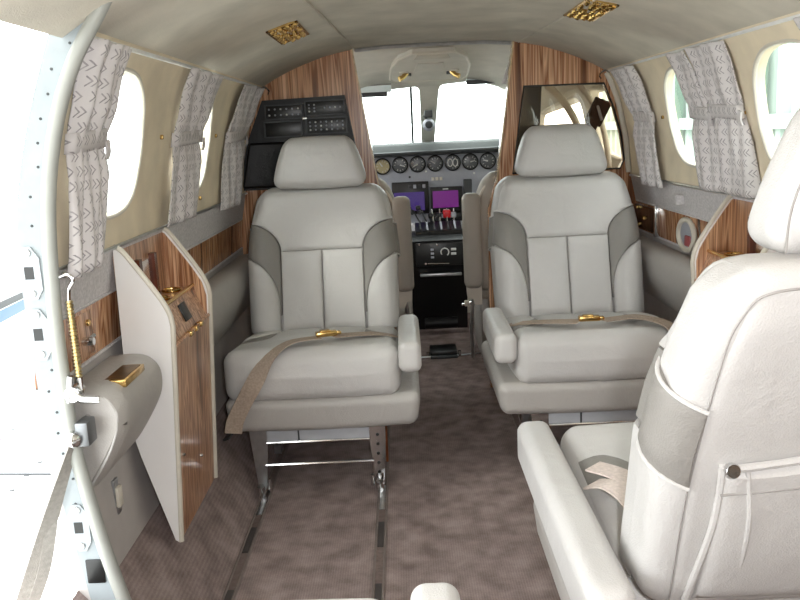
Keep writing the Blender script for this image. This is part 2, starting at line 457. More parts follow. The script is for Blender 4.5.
tube([(x, PY-.004, z) for x, z in hole], .004, 6, closed=True, bm=(bmr := BM())); obj('pane_bead', bmr, M_BLACK, pr)
for s, n in ((-1, 13), (1, 14)):
    bm = ribbon([(s*.233, PY+.005, .86), (s*.237, PY+.005, .875), (s*.275, PY+.005, 1.135), (s*.312, PY+.005, 1.392)], (0, 1, 0), .052, .006, 6)
    struct('trim_%d' % n, bm, plain('pale_edge_veneer', (206, 178, 140), .2, 0, .3, 40, coat=.5))
pts = [(wx(z)-.010, PY-.018, z) for z in (1.255, 1.22, 1.17, 1.12, 1.06, 1.0, .93, .87)]
struct('trim_15', tube(smooth_path(pts, 4), .011, 10), M_IVORY)
struct('trim_16', tube([(x, PY-.01, cz(x)-.006) for x in [i*.05-.30 for i in range(13)]], .008, 8), M_ALU)

# ------------------------------------------------------------------ doorway (left)
K = JY/1.46
def jx(x): return -.14+(x+.14)*K
def jz(z): return 1.07+(z-1.07)*K
outer = [(-.68, 1.345), (-.701, 1.315), (-.727, 1.272), (-.786, 1.12), (-.824, .984), (-.836, .877), (-.838, .784), (-.834, .612), (-.825, .452), (-.790, .198), (-.76, 0), (-.74, -.1)]
inner = [(-.60, 1.345), (-.636, 1.30), (-.647, 1.28), (-.690, 1.216), (-.733, 1.118), (-.766, .981), (-.781, .80), (-.783, .649), (-.778, .511), (-.750, .325), (-.722, .195), (-.68, 0), (-.66, -.1)]
out_s = [(jx(x), jz(z)) for x, z in outer]; in_s = [(jx(x), jz(z)) for x, z in inner]
def resamp(P, n=40):
    Q = smooth_path([(x, 0, z) for x, z in P], 8); 
    L = [0]
    for a, b in zip(Q, Q[1:]): L.append(L[-1]+(b-a).length)
    res = []
    for i in range(n+1):
        d = L[-1]*i/n; j = 0
        while j < len(L)-2 and L[j+1] < d: j += 1
        f = (d-L[j])/max(1e-9, L[j+1]-L[j]); res.append(Q[j].lerp(Q[j+1], f))
    return res
O, I = resamp(out_s), resamp(in_s)
bm = BM(); A = [bm.verts.new((p.x, JY, p.z)) for p in O]; B = [bm.verts.new((p.x, JY, p.z)) for p in I]
A2 = [bm.verts.new((p.x-.004, JY+.05, p.z)) for p in O]; B2 = [bm.verts.new((p.x-.02, JY+.05, p.z)) for p in I]
for i in range(40):
    bm.faces.new((A[i], A[i+1], B[i+1], B[i])); bm.faces.new((A[i], A2[i], A2[i+1], A[i+1]))
    bm.faces.new((B[i], B[i+1], B2[i+1], B2[i])); bm.faces.new((A2[i], B2[i], B2[i+1], A2[i+1]))
bm.faces.new((A[0], B[0], B2[0], A2[0])); bm.faces.new((A[-1], A2[-1], B2[-1], B[-1]))
door = struct('door_1', bm, M_FRAME)
seal = obj('seal', tube([(p.x, JY-.006, p.z) for p in I], .013, 10), M_BEAD, door)
def jamb_mid(z):
    o = min(O, key=lambda p: abs(p.z-z)); i = min(I, key=lambda p: abs(p.z-z)); return (o.x*.52+i.x*.48)
for (px, pz) in ((-.818, .852), (-.817, .738), (-.792, .354)):
    x, z = jx(px), jz(pz)
    pl_ = [(x-.019, z-.03), (x-.006, z-.048), (x+.008, z-.048), (x+.019, z-.03), (x+.019, z+.026), (x+.006, z+.046), (x-.008, z+.046), (x-.019, z+.026)]
    lp = obj('latch_plate', prism(pl_, 'y', JY-.004, JY+.001), plain('plate_grey', (158, 164, 168), .4), door)
    obj('slot', bx(x-.009, x+.007, JY-.0048, JY, z-.011, z+.011), M_BLACK, lp)
    for dz in (-.036, .036): obj('rivet', disc((x, JY-.004, z+dz), (0, -1, 0), .007, .004, 12), M_CHROME, lp)
for z in (1.24, 1.2, 1.16, 1.12, 1.08, 1.04, .99, .94, .79, .68, .64, .60, .56, .52, .47, .42):
    x = jamb_mid(z)
    obj('rivet', disc((x-.006*math.sin(z*90), JY, z), (0, -1, 0), .0025, .0015, 8), M_DARKGREY, door)
obj('latch_box', bx(jx(-.79), jx(-.755), JY-.003, JY, jz(.235), jz(.285), bev=.002), M_BLACK, door)

# upper door half, lifted outward
bm = BM()
up0, up1 = Vector((-.712, 0, 1.302)), Vector((-1.75, 0, 1.500))
box(bm, 0, 1, 0, 1, 0, 1)
for v in bm.verts:
    p = up0.lerp(up1, v.co.x); v.co = Vector((p.x, .40+(JY-.02-.40)*v.co.y, p.z+.045*v.co.z-.01))
ud = obj('upper_door', bm, plain('upper_door_lining', (240, 239, 232), .7)); tag(ud, 'raised upper half of the entry door, pale beige underside above the doorway', 'door')

# padded arm ledge by the doorway
def ledge(y0, y1, s, k=1.0):
    # section in (x from wall inward, z)
    sec = [(.79, .625), (.735, .628), (.695, .622), (.670, .600), (.664, .570), (.672, .535), (.700, .490), (.735, .445), (.755, .428), (.785, .425)]
    S = smooth_path([(.79+(x-.79)*k, 0, z) for x, z in sec], 5)
    bm = BM(); rows = []
    n = 12
    for i in range(n+1):
        f = i/n; y = y0+(y1-y0)*f
        e = min(f, 1-f)*abs(y1-y0); q = min(1, e/.02); q = math.sqrt(1-(1-q)**2)
        sh = .012*(1-q)
        rows.append([bm.verts.new((s*(p.x+(sh if p.x < .76 else 0)), y, p.z+(-sh*.6 if p.z > .55 else sh*.6))) for p in S])
    for a, b in zip(rows, rows[1:]):
        for k in range(len(S)-1): bm.faces.new((a[k], a[k+1], b[k+1], b[k]))
        bm.faces.new((a[-1], a[0], b[0], b[-1]))
    bm.faces.new(rows[0]); bm.faces.new(rows[-1][::-1])
    return bm
t = thing('armrest_ledge', 'short padded grey armrest on the wall beside the doorway, with brass ashtray in its top', 'armrest', (-.73, 1.6, .43))
obj('pad', ledge(JY+.035, 1.735, -1, .86), M_PAD, t)
obj('piping', tube(smooth_path([(-.775, JY+.038, .619), (-.72, JY+.038, .613), (-.698, JY+.038, .59), (-.695, JY+.038, .56), (-.715, JY+.038, .505), (-.758, JY+.038, .438)], 6), .0025, 6), M_LEATHER, t)
a = obj('ashtray', bx(-.758, -.690, 1.515, 1.632, .612, .6265, bev=.002), M_GOLD, t)
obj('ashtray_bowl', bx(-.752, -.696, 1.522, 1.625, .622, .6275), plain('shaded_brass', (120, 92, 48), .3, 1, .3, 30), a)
# lower bits at the doorway
t = thing('wall_switch', 'small white rocker switch on the grey panel under the doorway armrest', 'switch', (-.77, 1.66, .36))
p = Vector((-.790, 1.64, .330))
obj('plate', bx(p.x, p.x+.008, p.y-.014, p.y+.014, p.z-.042, p.z+.042, bev=.002), M_ALU, t)
obj('rocker', bx(p.x+.006, p.x+.016, p.y-.012, p.y+.012, p.z-.020, p.z+.026, bev=.004), M_IVORY, t)
t = thing('door_lever', 'chrome lever handle beside the doorway above the strap ball', 'handle', (jx(-.76), JY-.01, jz(.62)))
obj('boss', disc((jx(-.765), JY-.02, jz(.625)), (0, 1, 0), .014, .035), M_CHROME, t)
obj('lever', tube([(jx(-.765), JY-.018, jz(.628)), (jx(-.745), JY-.025, jz(.618)), (jx(-.715), JY-.02, jz(.614))], [.007, .006, .007], 10), M_CHROME, t)
obj('bracket', tube([(jx(-.772), JY-.015, jz(.61)), (jx(-.765), JY-.015, jz(.66))], .006, 8), M_CHROME, t)
obj('screw', disc((-.745, JY+.03, .578), (0, -1, 0), .006, .008), M_CHROME, t)
# spring cord
t = thing('spring_cord', 'gold coiled spring cord hanging beside the doorway from a chrome hook', 'cord', (jx(-.75), JY, jz(.65)))
x0, z0, z1 = jx(-.752), jz(.80), jz(.655)
obj('coil', lathe([(.0045+.0028*(k % 2), z1-z0+(z0-z1)*k/44) for k in range(45)], 12, Matrix.Translation((x0, JY-.008, z0))), plain('pale_brass', (206, 190, 150), .3, 1, .1, 60), t)
obj('hook', tube(smooth_path([(x0, JY-.008, z0), (x0+.003, JY-.008, z0+.02), (x0+.012, JY-.008, z0+.035), (x0+.004, JY-.008, z0+.046), (x0-.012, JY-.006, z0+.042), (x0-.020, JY-.004, z0+.036)], 6), .003, 8), M_CHROME, t)
obj('end_clip', tube([(x0, JY-.008, z1), (x0+.002, JY-.008, z1-.03)], [.006, .003], 8), M_CHROME, t)
# strap
t = thing('door_strap', 'long grey webbing strap running down from a chrome ball at the doorway', 'strap', (jx(-.772), JY-.02, jz(.54)))
ball = Vector((jx(-.772), JY-.022, jz(.54)))
bm = BM(); bmesh.ops.create_uvsphere(bm, u_segments=20, v_segments=12, radius=.0165, matrix=Matrix.Translation(ball)); obj('ball', bm, M_CHROME, t)
obj('ball_bracket', bx(ball.x+.004, ball.x+.028, JY-.022, JY+.02, ball.z-.016, ball.z+.030, bev=.004), plain('worn_steel', (120, 122, 124), .4, .8), t)
e = Vector((jx(-1.16), JY-.02, jz(-.4)))
m1 = ball.lerp(e, .2); m2 = ball.lerp(e, .5)
obj('webbing', ribbon([ball+Vector((-.003, 0, -.012)), m1, m2, e], [(.35, .9, 0), (.75, .6, 0), (.9, .3, 0), (.95, .2, 0)], [.024, .046], .003, 10), M_WEBGREY, t)
obj('webbing_tail', ribbon([m1+Vector((.012, .004, .02)), m1.lerp(e, .12)+Vector((.016, .006, 0)), m1.lerp(e, .3)+Vector((.004, .006, 0))], (.8, .5, 0), .022, .003, 6), M_WEBGREY, t)
# small studs on the lining next to the seal
t = obj('wall_stud', disc((-.664, JY+.012, 1.262), (1, -.6, -.2), .009, .006), M_IVORY); tag(t, 'round ivory stud on the lining at the top of the doorway seal', 'stud')
t = obj('wall_stud', disc((-.755, JY+.03, .848), (1, -.4, 0), .006, .008), M_ALU); tag(t, 'tiny metal stud below the first left curtain beside the doorway', 'stud')

# ------------------------------------------------------------------ refreshment cabinets (against each wall)
def cabinet(s, y0, y1, label):
    t = thing('refreshment_cabinet', label, 'cabinet', (s*.74, (y0+y1)/2, .12))
    W = .775
    prof = [(W, .45), (.760, .38), (.702, .170), (.692, .165), (.663, .62), (.660, .68), (.668, .715), (.690, .755), (.725, .808), (.752, .846), (.768, .856)]
    side = [(s*x, z) for x, z in prof]
    for k, (a, b) in enumerate(((y0, y0+.012), (y1-.012, y1))):
        sp = obj('side_panel', prism(side, 'y', a, b), M_WHITE, t)
        inn = [(s*(x+.006), z-.004) for x, z in prof[4:]]+[(s*W, .62)]
        ya = b if k == 0 else a-.004
        obj('veneer_lining', prism(inn, 'y', ya, ya+.004), M_WOODH, sp)
        edge = [(s*x, (a+b)/2, z) for x, z in prof[3:]]
        obj('edge_strip', tube(smooth_path(edge, 4), .0072, 8), M_IVORY, sp)
    front = [(s*.692, .165), (s*.664, .62), (s*.680, .62), (s*.706, .165)]
    d = obj('door', prism(front, 'y', y0+.016, y1-.016), M_WOODH, t)
    obj('knob', disc((s*.682, y0+.05, .36), (-s, 0, 0), .004, .008, 10), M_CHROME, d)
    obj('keyhole', disc((s*.686, (y0+y1)/2+.03, .29), (-s, 0, 0), .004, .007, 10), M_CHROME, d)
    ym = (y0+y1)/2
    # sloping lower tray front with black plate
    f2 = [(s*.668, .622), (s*.700, .702), (s*.712, .700), (s*.684, .618)]
    fp = obj('tray_front', prism(f2, 'y', y0+.016, y1-.016), M_WOODH, t)
    c = Vector((s*.6855, ym+.02, .666)); nrm = Vector((-s*.92, 0, .38))
    bm = BM(); box(bm, -.026, .026, -.022, .022, -.001, .004, bev=.001)
    R = Matrix.Translation(c) @ Matrix((( 0, s*.38, -s*.92, 0), (1, 0, 0, 0), (0, .92, .38, 0), (0, 0, 0, 1)))
    bm.transform(R); obj('button_plate', bm, M_BLACK, fp)
    obj('rail', tube([(s*.664, y0+.02, .624), (s*.664, y1-.02, .624)], .005, 8), M_WOODH, fp)
    for yy in (y0+.14, y0+.19, y0+.24): obj('latch', bx(min(s*.655, s*.668), max(s*.655, s*.668), yy, yy+.022, .618, .630, bev=.002), M_GOLD, fp)
    obj('shelf', bx(min(s*.697, s*.775), max(s*.697, s*.775), y0+.016, y1-.016, .692, .702), M_WOODH, t)
    obj('shelf_rail', tube([(s*.697, y0+.02, .706), (s*.697, y1-.02, .706)], .005, 8), M_GOLD, t)
    obj('back_board', bx(min(s*.764, s*.772), max(s*.764, s*.772), y0+.014, y1-.014, .70, .846), M_WOODH, t)
    # uprights and doors on the back board
    for yy in (y0+.12, y0+.235): obj('divider', bx(min(s*.750, s*.765), max(s*.750, s*.765), yy-.010, yy+.010, .702, .81), plain('red_brown_veneer', (96, 52, 38), .25, 0, .2, 30), t)
    obj('mirror', bx(min(s*.758, s*.764), max(s*.758, s*.764), y0+.15, y0+.225, .715, .80), M_CHROME, t)
    for yy in (y0+.07, y0+.18, y0+.29): obj('cup_ring', tube([(s*.735+.022*math.cos(q*PI/8), yy+.022*math.sin(q*PI/8), .706) for q in range(16)], .004, 8, closed=True), M_GOLD, t)
    obj('back_cap', bx(min(s*.762, s*.785), max(s*.762, s*.785), y0+.012, y1-.012, .846, .856, bev=.002), M_FABRIC, t)
    return t
cabinet(-1, 1.745, 2.115, 'tall white sided cabinet with striped wood front standing between the doorway and the left seat')
cabinet(1, 1.88, 2.27, 'striped wood cabinet with a curved top edge, half hidden behind the near right seat')

# padded bolsters along both walls
t = thing('armrest_ledge', 'long padded grey armrest running along the left wall behind the white sided cabinet', 'armrest', (-.73, 2.7, .43)); obj('pad', ledge(2.125, 3.26, -1, .68), M_PAD, t)
t = thing('armrest_ledge', 'long padded grey armrest running along the right wall under the wood strip', 'armrest', (.73, 2.8, .43)); obj('pad', ledge(2.285, 3.26, 1, .68), M_PAD, t)

# fittings in the wood strips
t = thing('latch_plate', 'wood inlaid plate with a chrome knob on the left wall near the doorway', 'latch', (-.795, 1.60, .70))
obj('plate', bx(-.797, -.790, 1.555, 1.64, .655, .745, bev=.002), M_WOODH, t)
obj('knob', disc((-.791, 1.585, .69), (1, 0, 0), .009, .022), M_CHROME, t); obj('knob_stem', tube([(-.785, 1.585, .69), (-.778, 1.612, .697)], .004, 8), M_CHROME, t)
obj('keyhole', disc((-.791, 1.615, .722), (1, 0, 0), .007, .006), M_GOLD, t)
t = thing('storage_hatch', 'dark wood hatch with small gold catches at the forward end of the right wall strip', 'hatch', (.795, 3.15, .70))
obj('panel', bx(.783, .797, 3.03, 3.285, .655, .745, bev=.002), plain('dark_red_veneer', (86, 56, 38), .2, 0, .35, 24, coat=.4), t)
obj('edge_bar', bx(.776, .797, 3.0, 3.016, .645, .76, bev=.002), M_CHROME, t)
for yy, zz in ((3.23, .735), (3.14, .70), (3.25, .665)): obj('catch', disc((.785, yy, zz), (-1, 0, 0), .008, .012), M_GOLD, t)
t = thing('wall_port', 'white rimmed oval port in the wood strip beside the right cabinet', 'port', (.795, 2.66, .69))
obj('rim', tube([(.786, 2.69+.075*math.cos(q*PI/12), .692+.050*math.sin(q*PI/12)) for q in range(24)], .009, 8, closed=True), M_IVORY, t)
obj('backing', prism([(2.69+.074*math.cos(q*PI/12), .692+.049*math.sin(q*PI/12)) for q in range(24)], 'x', .789, .795), M_PANELGREY, t)
obj('red_tab', bx(.782, .792, 2.655, 2.70, .655, .69, bev=.004), plain('faded_red', (150, 70, 72), .5), t)
t = obj('wall_clip', bx(.755, .785, 2.70, 2.73, .79, .822, bev=.004), M_FABRIC); tag(t, 'small grey clip on the woven strip under the right window', 'clip')
# studs between the windows
for s, y, z, lab in ((-1, 2.085, 1.085, 'tiny brass stud on the cream panel between the first and second left windows'),
                     (-1, 2.70, 1.085, 'tiny brass stud on the cream panel beyond the second left window'),
                     (-1, 2.52, .90, 'tiny brass stud under the second left window'),
                     (1, 2.80, 1.075, 'tiny brass stud on the cream panel beyond the far right window'),
                     (1, 2.14, 1.075, 'tiny brass stud on the cream panel between the two right windows')):
    o = obj('wall_stud', disc((s*(wx(z)+.001), y, z), (-s, 0, -.1), .006, .008, 12), M_GOLD); tag(o, lab, 'stud')

# ------------------------------------------------------------------ curtains
def curtain(s, top, mid, bot, label, folds=2.5, ph=0, z0=.838):
    t = thing('curtain', label, 'curtain', (s*.73, (bot[0]+bot[1])/2, .85), 'gathered curtains at the cabin windows')
    bm = BM(); uvl = bm.loops.layers.uv.new('UVMap'); rows = []; nz, ny = 26, 44
    z1, zm = 1.252, 1.075
    for j in range(nz+1):
        z = z0+(z1-z0)*j/nz; row = []
        f = (z-z0)/(zm-z0) if z < zm else (z-zm)/(z1-zm)
        a, b = (bot, mid) if z < zm else (mid, top)
        pinch = .012*math.exp(-((z-zm)/.03)**2)
        ya, yb = a[0]+(b[0]-a[0])*f+pinch, a[1]+(b[1]-a[1])*f-pinch
        for i in range(ny+1):
            u = i/ny; y = ya+(yb-ya)*u
            d = .028+.008*math.sin(2*PI*(folds*u+ph)+.5*math.sin(z*9))+.004*math.sin(2*PI*(folds*2.3*u+ph)+z*14)
            d *= .55+.45*min(1, abs(z-zm)/.06)
            d += -.012*(2*u-1)**8
            row.append((bm.verts.new((s*(wx(z)-d), y, z)), u*(abs(top[1]-top[0])*1.25), z))
        rows.append(row)
    for a, b in zip(rows, rows[1:]):
        for i in range(ny):
            q = (a[i], a[i+1], b[i+1], b[i]); fc = bm.faces.new([k[0] for k in q])
            for lp, k in zip(fc.loops, q): lp[uvl].uv = (k[1], k[2])
    o = obj('cloth', bm, M_CURTAIN, t, ang=180)
    md = o.modifiers.new('thickness', 'SOLIDIFY'); md.thickness = .003
    # tie band
    bm = BM(); uvl = bm.loops.layers.uv.new('UVMap'); ya, yb = mid[0]+.002, mid[1]-.002
    prevs = []
    pth = []
    for i in range(25):
        u = i/24; y = ya+(yb-ya)*u; d = .020+.008*abs(math.sin(PI*u))**.5-(.012 if i in (0, 24) else 0)
        pth.append((y, d))
    rr = []
    for z in (1.058, 1.075, 1.094):
        rr.append([(bm.verts.new((s*(wx(z)-d), y, z+.010*(y-ya)/(yb-ya))), y, z) for y, d in pth])
    for a, b in zip(rr, rr[1:]):
        for i in range(24):
            q = (a[i], a[i+1], b[i+1], b[i]); fc = bm.faces.new([k[0] for k in q])
            for lp, k in zip(fc.loops, q): lp[uvl].uv = (k[1], k[2])
    tb = obj('tieback', bm, M_CURTAIN, t, ang=180); md = tb.modifiers.new('thickness', 'SOLIDIFY'); md.thickness = .004
    yq = yb if s < 0 else ya
    bm = ribbon([(s*(wx(1.06)-.026), yq-.010, 1.080), (s*(wx(1.06)-.024), yq-.004, 1.058), (s*(wx(1.06)-.018), yq-.003, 1.044)], (0, 1, 0), .02, .004, 4)
    obj('tie_end', bm, M_CURTAIN, tb)
    return t
curtain(-1, (1.475, 1.675), (1.468, 1.655), (1.462, 1.615), 'wide pale chevron curtain tied back next to the doorway, nearest on the left', 2.2)
curtain(-1, (2.14, 2.50), (2.16, 2.46), (2.07, 2.39), 'pale chevron curtain tied between the first and second left windows', 2.6, .2, .862)
curtain(-1, (2.86, 3.27), (2.83, 3.16), (2.76, 3.07), 'pale chevron curtain beside the black equipment rack, farthest on the left', 2.4, .5)
curtain(1, (2.90, 3.17), (2.87, 3.10), (2.82, 3.06), 'narrow grey chevron curtain at the forward end of the right wall beside the smoked pane', 2.2, .1)
curtain(1, (2.36, 2.54), (2.33, 2.50), (2.27, 2.465), 'grey chevron curtain over the far right window, forward one of the touching pair', 1.6, .4, .862)
curtain(1, (2.12, 2.378), (2.125, 2.345), (2.07, 2.285), 'wider grey chevron curtain above the right cabinet, aft one of the touching pair', 2.2, .7, .862)
curtain(1, (1.43, 1.72), (1.45, 1.66), (1.42, 1.62), 'grey chevron curtain barely showing at the upper right edge, aft of the near right window', 2.4, .3)

# ceiling vents
def vent(x0, y0, sx, label):
    t = thing('ceiling_vent', label, 'vent', (x0, y0, cz(x0)-.004), 'gold ceiling vents')
    sl = (cz(x0+.04)-cz(x0-.04))/.08
    def P(x, y, d): return Vector((x0+x, y0+y, cz(x0)+sl*x-d))
    def slab(x0_, x1_, y0_, y1_, d0, d1, bm):
        v = [bm.verts.new(P(x, y, d)) for d in (d0, d1) for x, y in ((x0_, y0_), (x1_, y0_), (x1_, y1_), (x0_, y1_))]
        for f in ((0, 1, 2, 3), (7, 6, 5, 4), (0, 4, 5, 1), (1, 5, 6, 2), (2, 6, 7, 3), (3, 7, 4, 0)): bm.faces.new([v[i] for i in f])
    bm = BM()
    for a in ((-.043, .043, -.150, -.138), (-.043, .043, .138, .150), (-.043, -.036, -.15, .15), (.036, .043, -.15, .15)): slab(*a, -.002, .005, bm)
    obj('frame', bm, M_GOLD, t)
    bm = BM(); slab(-.037, .037, -.14, .14, -.004, -.001, bm); obj('backing', bm, plain('dark_brass', (110, 84, 44), .3, 1, .4, 60), t)
    bm = BM(); random.seed(3)
    for i in range(4):
        for j in range(9):
            c = P(-.028+.0187*i+random.uniform(-.004, .004), -.12+.03*j+random.uniform(-.007, .007), .002)
            bmesh.ops.create_icosphere(bm, subdivisions=1, radius=random.uniform(.007, .012), matrix=Matrix.Translation(c))
    g = obj('crumpled_foil_grille', bm, M_GOLD, t, smooth=False)
vent(-.442, 2.43, 1, 'gold rectangular vent in the ceiling on the left side')
vent(.396, 2.37, 1, 'gold rectangular vent in the ceiling on the right side')

# ------------------------------------------------------------------ seat rails in the floor
for k, x in enumerate((-.600, -.243, .243, .600)):
    bm = BM()
    box(bm, x-.011, x+.011, BACK+.1, 3.25, -.001, .0035); 
    o = struct('trim_%d' % (20+k), bm, plain('track_carpet', (114, 100, 95), .95, 0, .15, 90, .4, 300, .1))
    bm = BM()
    for s in (-1, 1): tube([(x+s*.012, BACK+.1, .003), (x+s*.012, 3.25, .003)], .0035, 6, bm)
    obj('rail_edge', bm, M_WEB if False else plain('carpet_binding', (120, 108, 102), .9, 0, .1, 60), o)
    for (a, b) in ((1.55, 1.80), (1.98, 2.12), (2.2, 2.36)):
        obj('rail_insert', bx(x-.008, x+.008, a, b, .003, .006, bev=.001), M_ALU if (a > 2.1) else plain('slot_grey', (62, 56, 54), .7), o)

# ------------------------------------------------------------------ passenger seats
HWZ = [.36, .45, .66, .78, .85, .90]; HWX = [.252, .258, .2625, .250, .232, .205]
def hw(z): return interp(z, HWZ, HWX)
LEAN = .309
def yf(z): return .45+LEAN*(z-.40)
ZA, ZB = .776, .66
def As(z):
    if z >= ZA: return hw(z)
    if z <= .68: return .143
    k = (z-.68)/(ZA-.68); e = hw(z); return e-(e-.143)*math.sqrt(max(0, 1-k*k))
def Bs(z):
    if z >= ZB: return hw(z)
    if z <= .49: return .150
    k = (z-.49)/(ZB-.49); e = hw(z); return e-(e-.150)*math.sqrt(max(0, 1-k*k))
def front_y(s, z):
    a = abs(s); h = hw(z)
    bol = -.030*max(0, min(1, (a-.12)/.07))**1.5*max(0, min(1, (.82-z)/.10))
    rnd = .045*max(0, (a-(h-.05))/.05)**2.2
    top = .03*max(0, (z-.865)/.025)**2
    return yf(z)+bol+rnd+top
def fback(s, z, h): return (s, front_y(s, z)-h, z)
def make_seat(label, arm=1, back=True, legs=True, alen=.19, aout=0):
    """faces -Y, origin on the floor under the middle of the cushion's front edge; arm = side of the armrest"""
    t = thing('passenger_seat', label, 'seat', (0, 0, 0), 'cabin passenger seats')
    # base shell
    def fb(x, y, z):
        k = (z+.05)/.10
        return (x*(.955+.045*k)+arm*.026, y+.268+(.010*(1-k) if y < 0 else 0), z+.272-.006*(1-(x/.29)**2))
    obj('seat_base', rbox(.290, .275, .052, .028, fb, n=10), M_BASE, t)
    # cushion
    def fc(x, y, z):
        q = (1-(x/.255)**2)*(1-(y/.25)**2)
        zz = z+.390+(.016*q if z > 0 else 0)
        yy = y+.245-(.016*(1-(x/.255)**2) if y < 0 else 0)*(1-abs(z)/.09)
        zz -= .13*max(0, y+.22)
        return (x*(1-.0*z), yy, zz)
    cu = obj('seat_cushion', rbox(.258, .252, .078, .040, fc, n=14, k=5), M_LEATHER, t)
    def ctop(s, y, h):
        q = max(0, (1-(s/.255)**2)*(1-((y-.245)/.25)**2))
        z = .468+.016*q-.13*max(0, y-.025)
        z -= .02*max(0, (abs(s)-.215)/.04)**2
        return (s, y, z+h)
    # cushion inlays: taupe crescents and seamed rear panels
    def ci(y):      # outer start of crescent
        k = max(0, min(1, (y-.17)/.13)); return .15
    for sg in (-1, 1):
        L0 = lambda y, sg=sg: .145+(.10)*(1-math.sqrt(max(0, 1-((.25-y)/.11)**2))) if y < .25 else .145
        R0 = lambda y, sg=sg: .247
        if sg > 0: pm = lambda s, y, h: ctop(s, y, h)
        else: pm = lambda s, y, h: ctop(-s, y, h)
        obj('cushion_inset', patch(L0, R0, .14, .36, pm, 8, 14, .004, .02, -.01), M_INSET, cu)
        obj('cushion_side_panel', patch(lambda y: .147+.09*(1-math.sqrt(max(0, 1-((.36-y)/.13)**2))) if y < .36 else .147, lambda y: .249, .23, .46, pm, 8, 14, .009, .025, -.01), M_LEATHER, cu)
        obj('cushion_center_panel', patch(lambda y: .002, lambda y: .142, .15, .46, pm, 10, 16, .007, .03, -.01), M_LEATHER, cu)
    # armrest
    if back or True:
        def fa(x, y, z):
            k = (y+.24)/.48
            return (arm*(.2875+aout)+x, y+alen-.012, z+.430+.004*k)
        ar = obj('armrest', rbox(.0335, alen, .046, .022, fa, n=8), M_LEATHER, t)
    if legs:
        for sg in (-1, 1):
            x = sg*.179
            lg = obj('leg', prism([(x-.030, .225), (x+.030, .225), (x+.012, .020), (x-.012, .020)], 'y', .055, .062), M_CHROME if sg == arm else M_ALU, t)
            obj('rear_strut', prism([(.055, .225), (.075, .225), (.40, .030), (.38, .024)], 'x', x-.008, x+.008), M_ALU, t)
            obj('rear_leg', bx(x-.012, x+.012, .36, .40, .01, .225), M_ALU, t)
            ft = obj('track_fitting', tube([(x, .02, .016), (x, .10, .016)], [.010, .013], 10), M_CHROME, lg)
            obj('fitting_knob', disc((x, .035, .015), (0, -.4, 1), .012, .03, 12), M_CHROME, lg)
            obj('fitting_pin', disc((x-sg*.022, .05, .02), (0, 0, 1), .006, .035, 10), M_CHROME, lg)
            if sg == arm:
                for zz in (.06, .09, .12, .15, .18): obj('adjust_hole', disc((x, .0545, zz), (0, -1, 0), .005, .001, 10), M_BLACK, lg)
                obj('copper_pin', bx(x+.022, x+.03, .055, .07, .09, .22, bev=.002), plain('copper_tube', (150, 96, 66), .3, 1), lg)
        obj('cross_bar', tube([(-.165, .058, .096), (.165, .058, .096)], .0055, 8), M_CHROME, t)
        tr = obj('under_seat_tray', bx(-.155, .155,   .05, .36, .168, .224, bev=.003), plain('tray_grey', (176, 178, 182), .4), t)
        obj('tray_seam', bx(-.06, -.055, .047, .052, .172, .222), M_DARKGREY, tr)
        obj('tray_lip', tube([(-.155, .05, .17), (.155, .05, .17)], .005, 8), M_CHROME, tr)
    if back:
        def fbk(x, y, z):
            zz = z+.645; k = hw(zz)/.26
            yy = y+.545-.545+yf(zz)+.078
            if z > .15: yy += .0
            return (x*k, yy, zz)
        bk = obj('backrest', rbox(.260, .062, .248, .042, fbk, n=14, k=5), M_LEATHER, t)
        # upholstery panels on the front
        obj('yoke_panel', patch(lambda z: -As(z)+.002+(.012 if z > .78 else 0), lambda z: As(z)-.002-(.012 if z > .78 else 0), .683, .886, fback, 26, 26, .010, .03, -.03), M_LEATHER, bk)
        for sg in (-1, 1):
            fm = (lambda s, z, h: fback(s, z, h)) if sg > 0 else (lambda s, z, h: fback(-s, z, h))
            obj('center_panel', patch(lambda z: .0015, lambda z: .1415, .42, .681, fm, 12, 20, .013, .035, -.02), M_LEATHER, bk)
            obj('side_inset', patch(lambda z: As(z)+.001, lambda z: min(Bs(z), hw(z)-.002)-.001, .47, ZA-.004, fm, 10, 26, .006, .02, -.06), M_INSET, bk)
            obj('side_bolster', patch(lambda z: Bs(z), lambda z: hw(z)-.002, .415, ZB-.004, fm, 10, 22, .012, .03, -.06), M_LEATHER, bk)
            # the inset is carried round the side of the back
            def side_map(a, z, h, sg=sg):
                th = -1.25+2.6*a; r = .045; zz = z-.05*a
                return (sg*(hw(zz)-r+(r+.006+h)*math.cos(th)), yf(zz)+.078+(.062+.006+h)*math.sin(th), zz)
            obj('side_wrap_inset', patch(lambda z: 0, lambda z: 1, .664, .772, side_map, 14, 12, .002, .012, -.012), M_INSET, bk)
            for zz in (.664, .772):
                obj('side_seam', tube([side_map(q/14, zz, .001) for q in range(15)], .0026, 6), M_LEATHER, bk)
        # rear shell panel, piping and pocket (rear face at +Y)
        def rear(s, z, h):
            r = .030*max(0, (abs(s)-(hw(z)-.045))/.045)**2
            return (s, yf(z)+.139-r+h, z)
        obj('rear_panel', patch(lambda z: -(hw(z)*.87), lambda z: hw(z)*.87, .42, .862, rear, 18, 20, .006, .02, -.02), M_LEATHER, bk)
        pth = [(-.87*hw(.42), .42), (-.87*hw(.6), .6), (-.87*hw(.78), .78), (-.87*hw(.84), .840), (-.87*hw(.862)+.014, .864), (-.12, .869), (0, .870), (.12, .869), (.87*hw(.862)-.014, .864), (.87*hw(.84), .840), (.87*hw(.78), .78), (.87*hw(.6), .6), (.87*hw(.42), .42)]
        obj('rear_piping', tube([rear(s, z, .003) for s, z in [(p.x, p.z) for p in smooth_path([(a, 0, b) for a, b in pth], 5)]], .0014, 6), M_SEAM, bk)
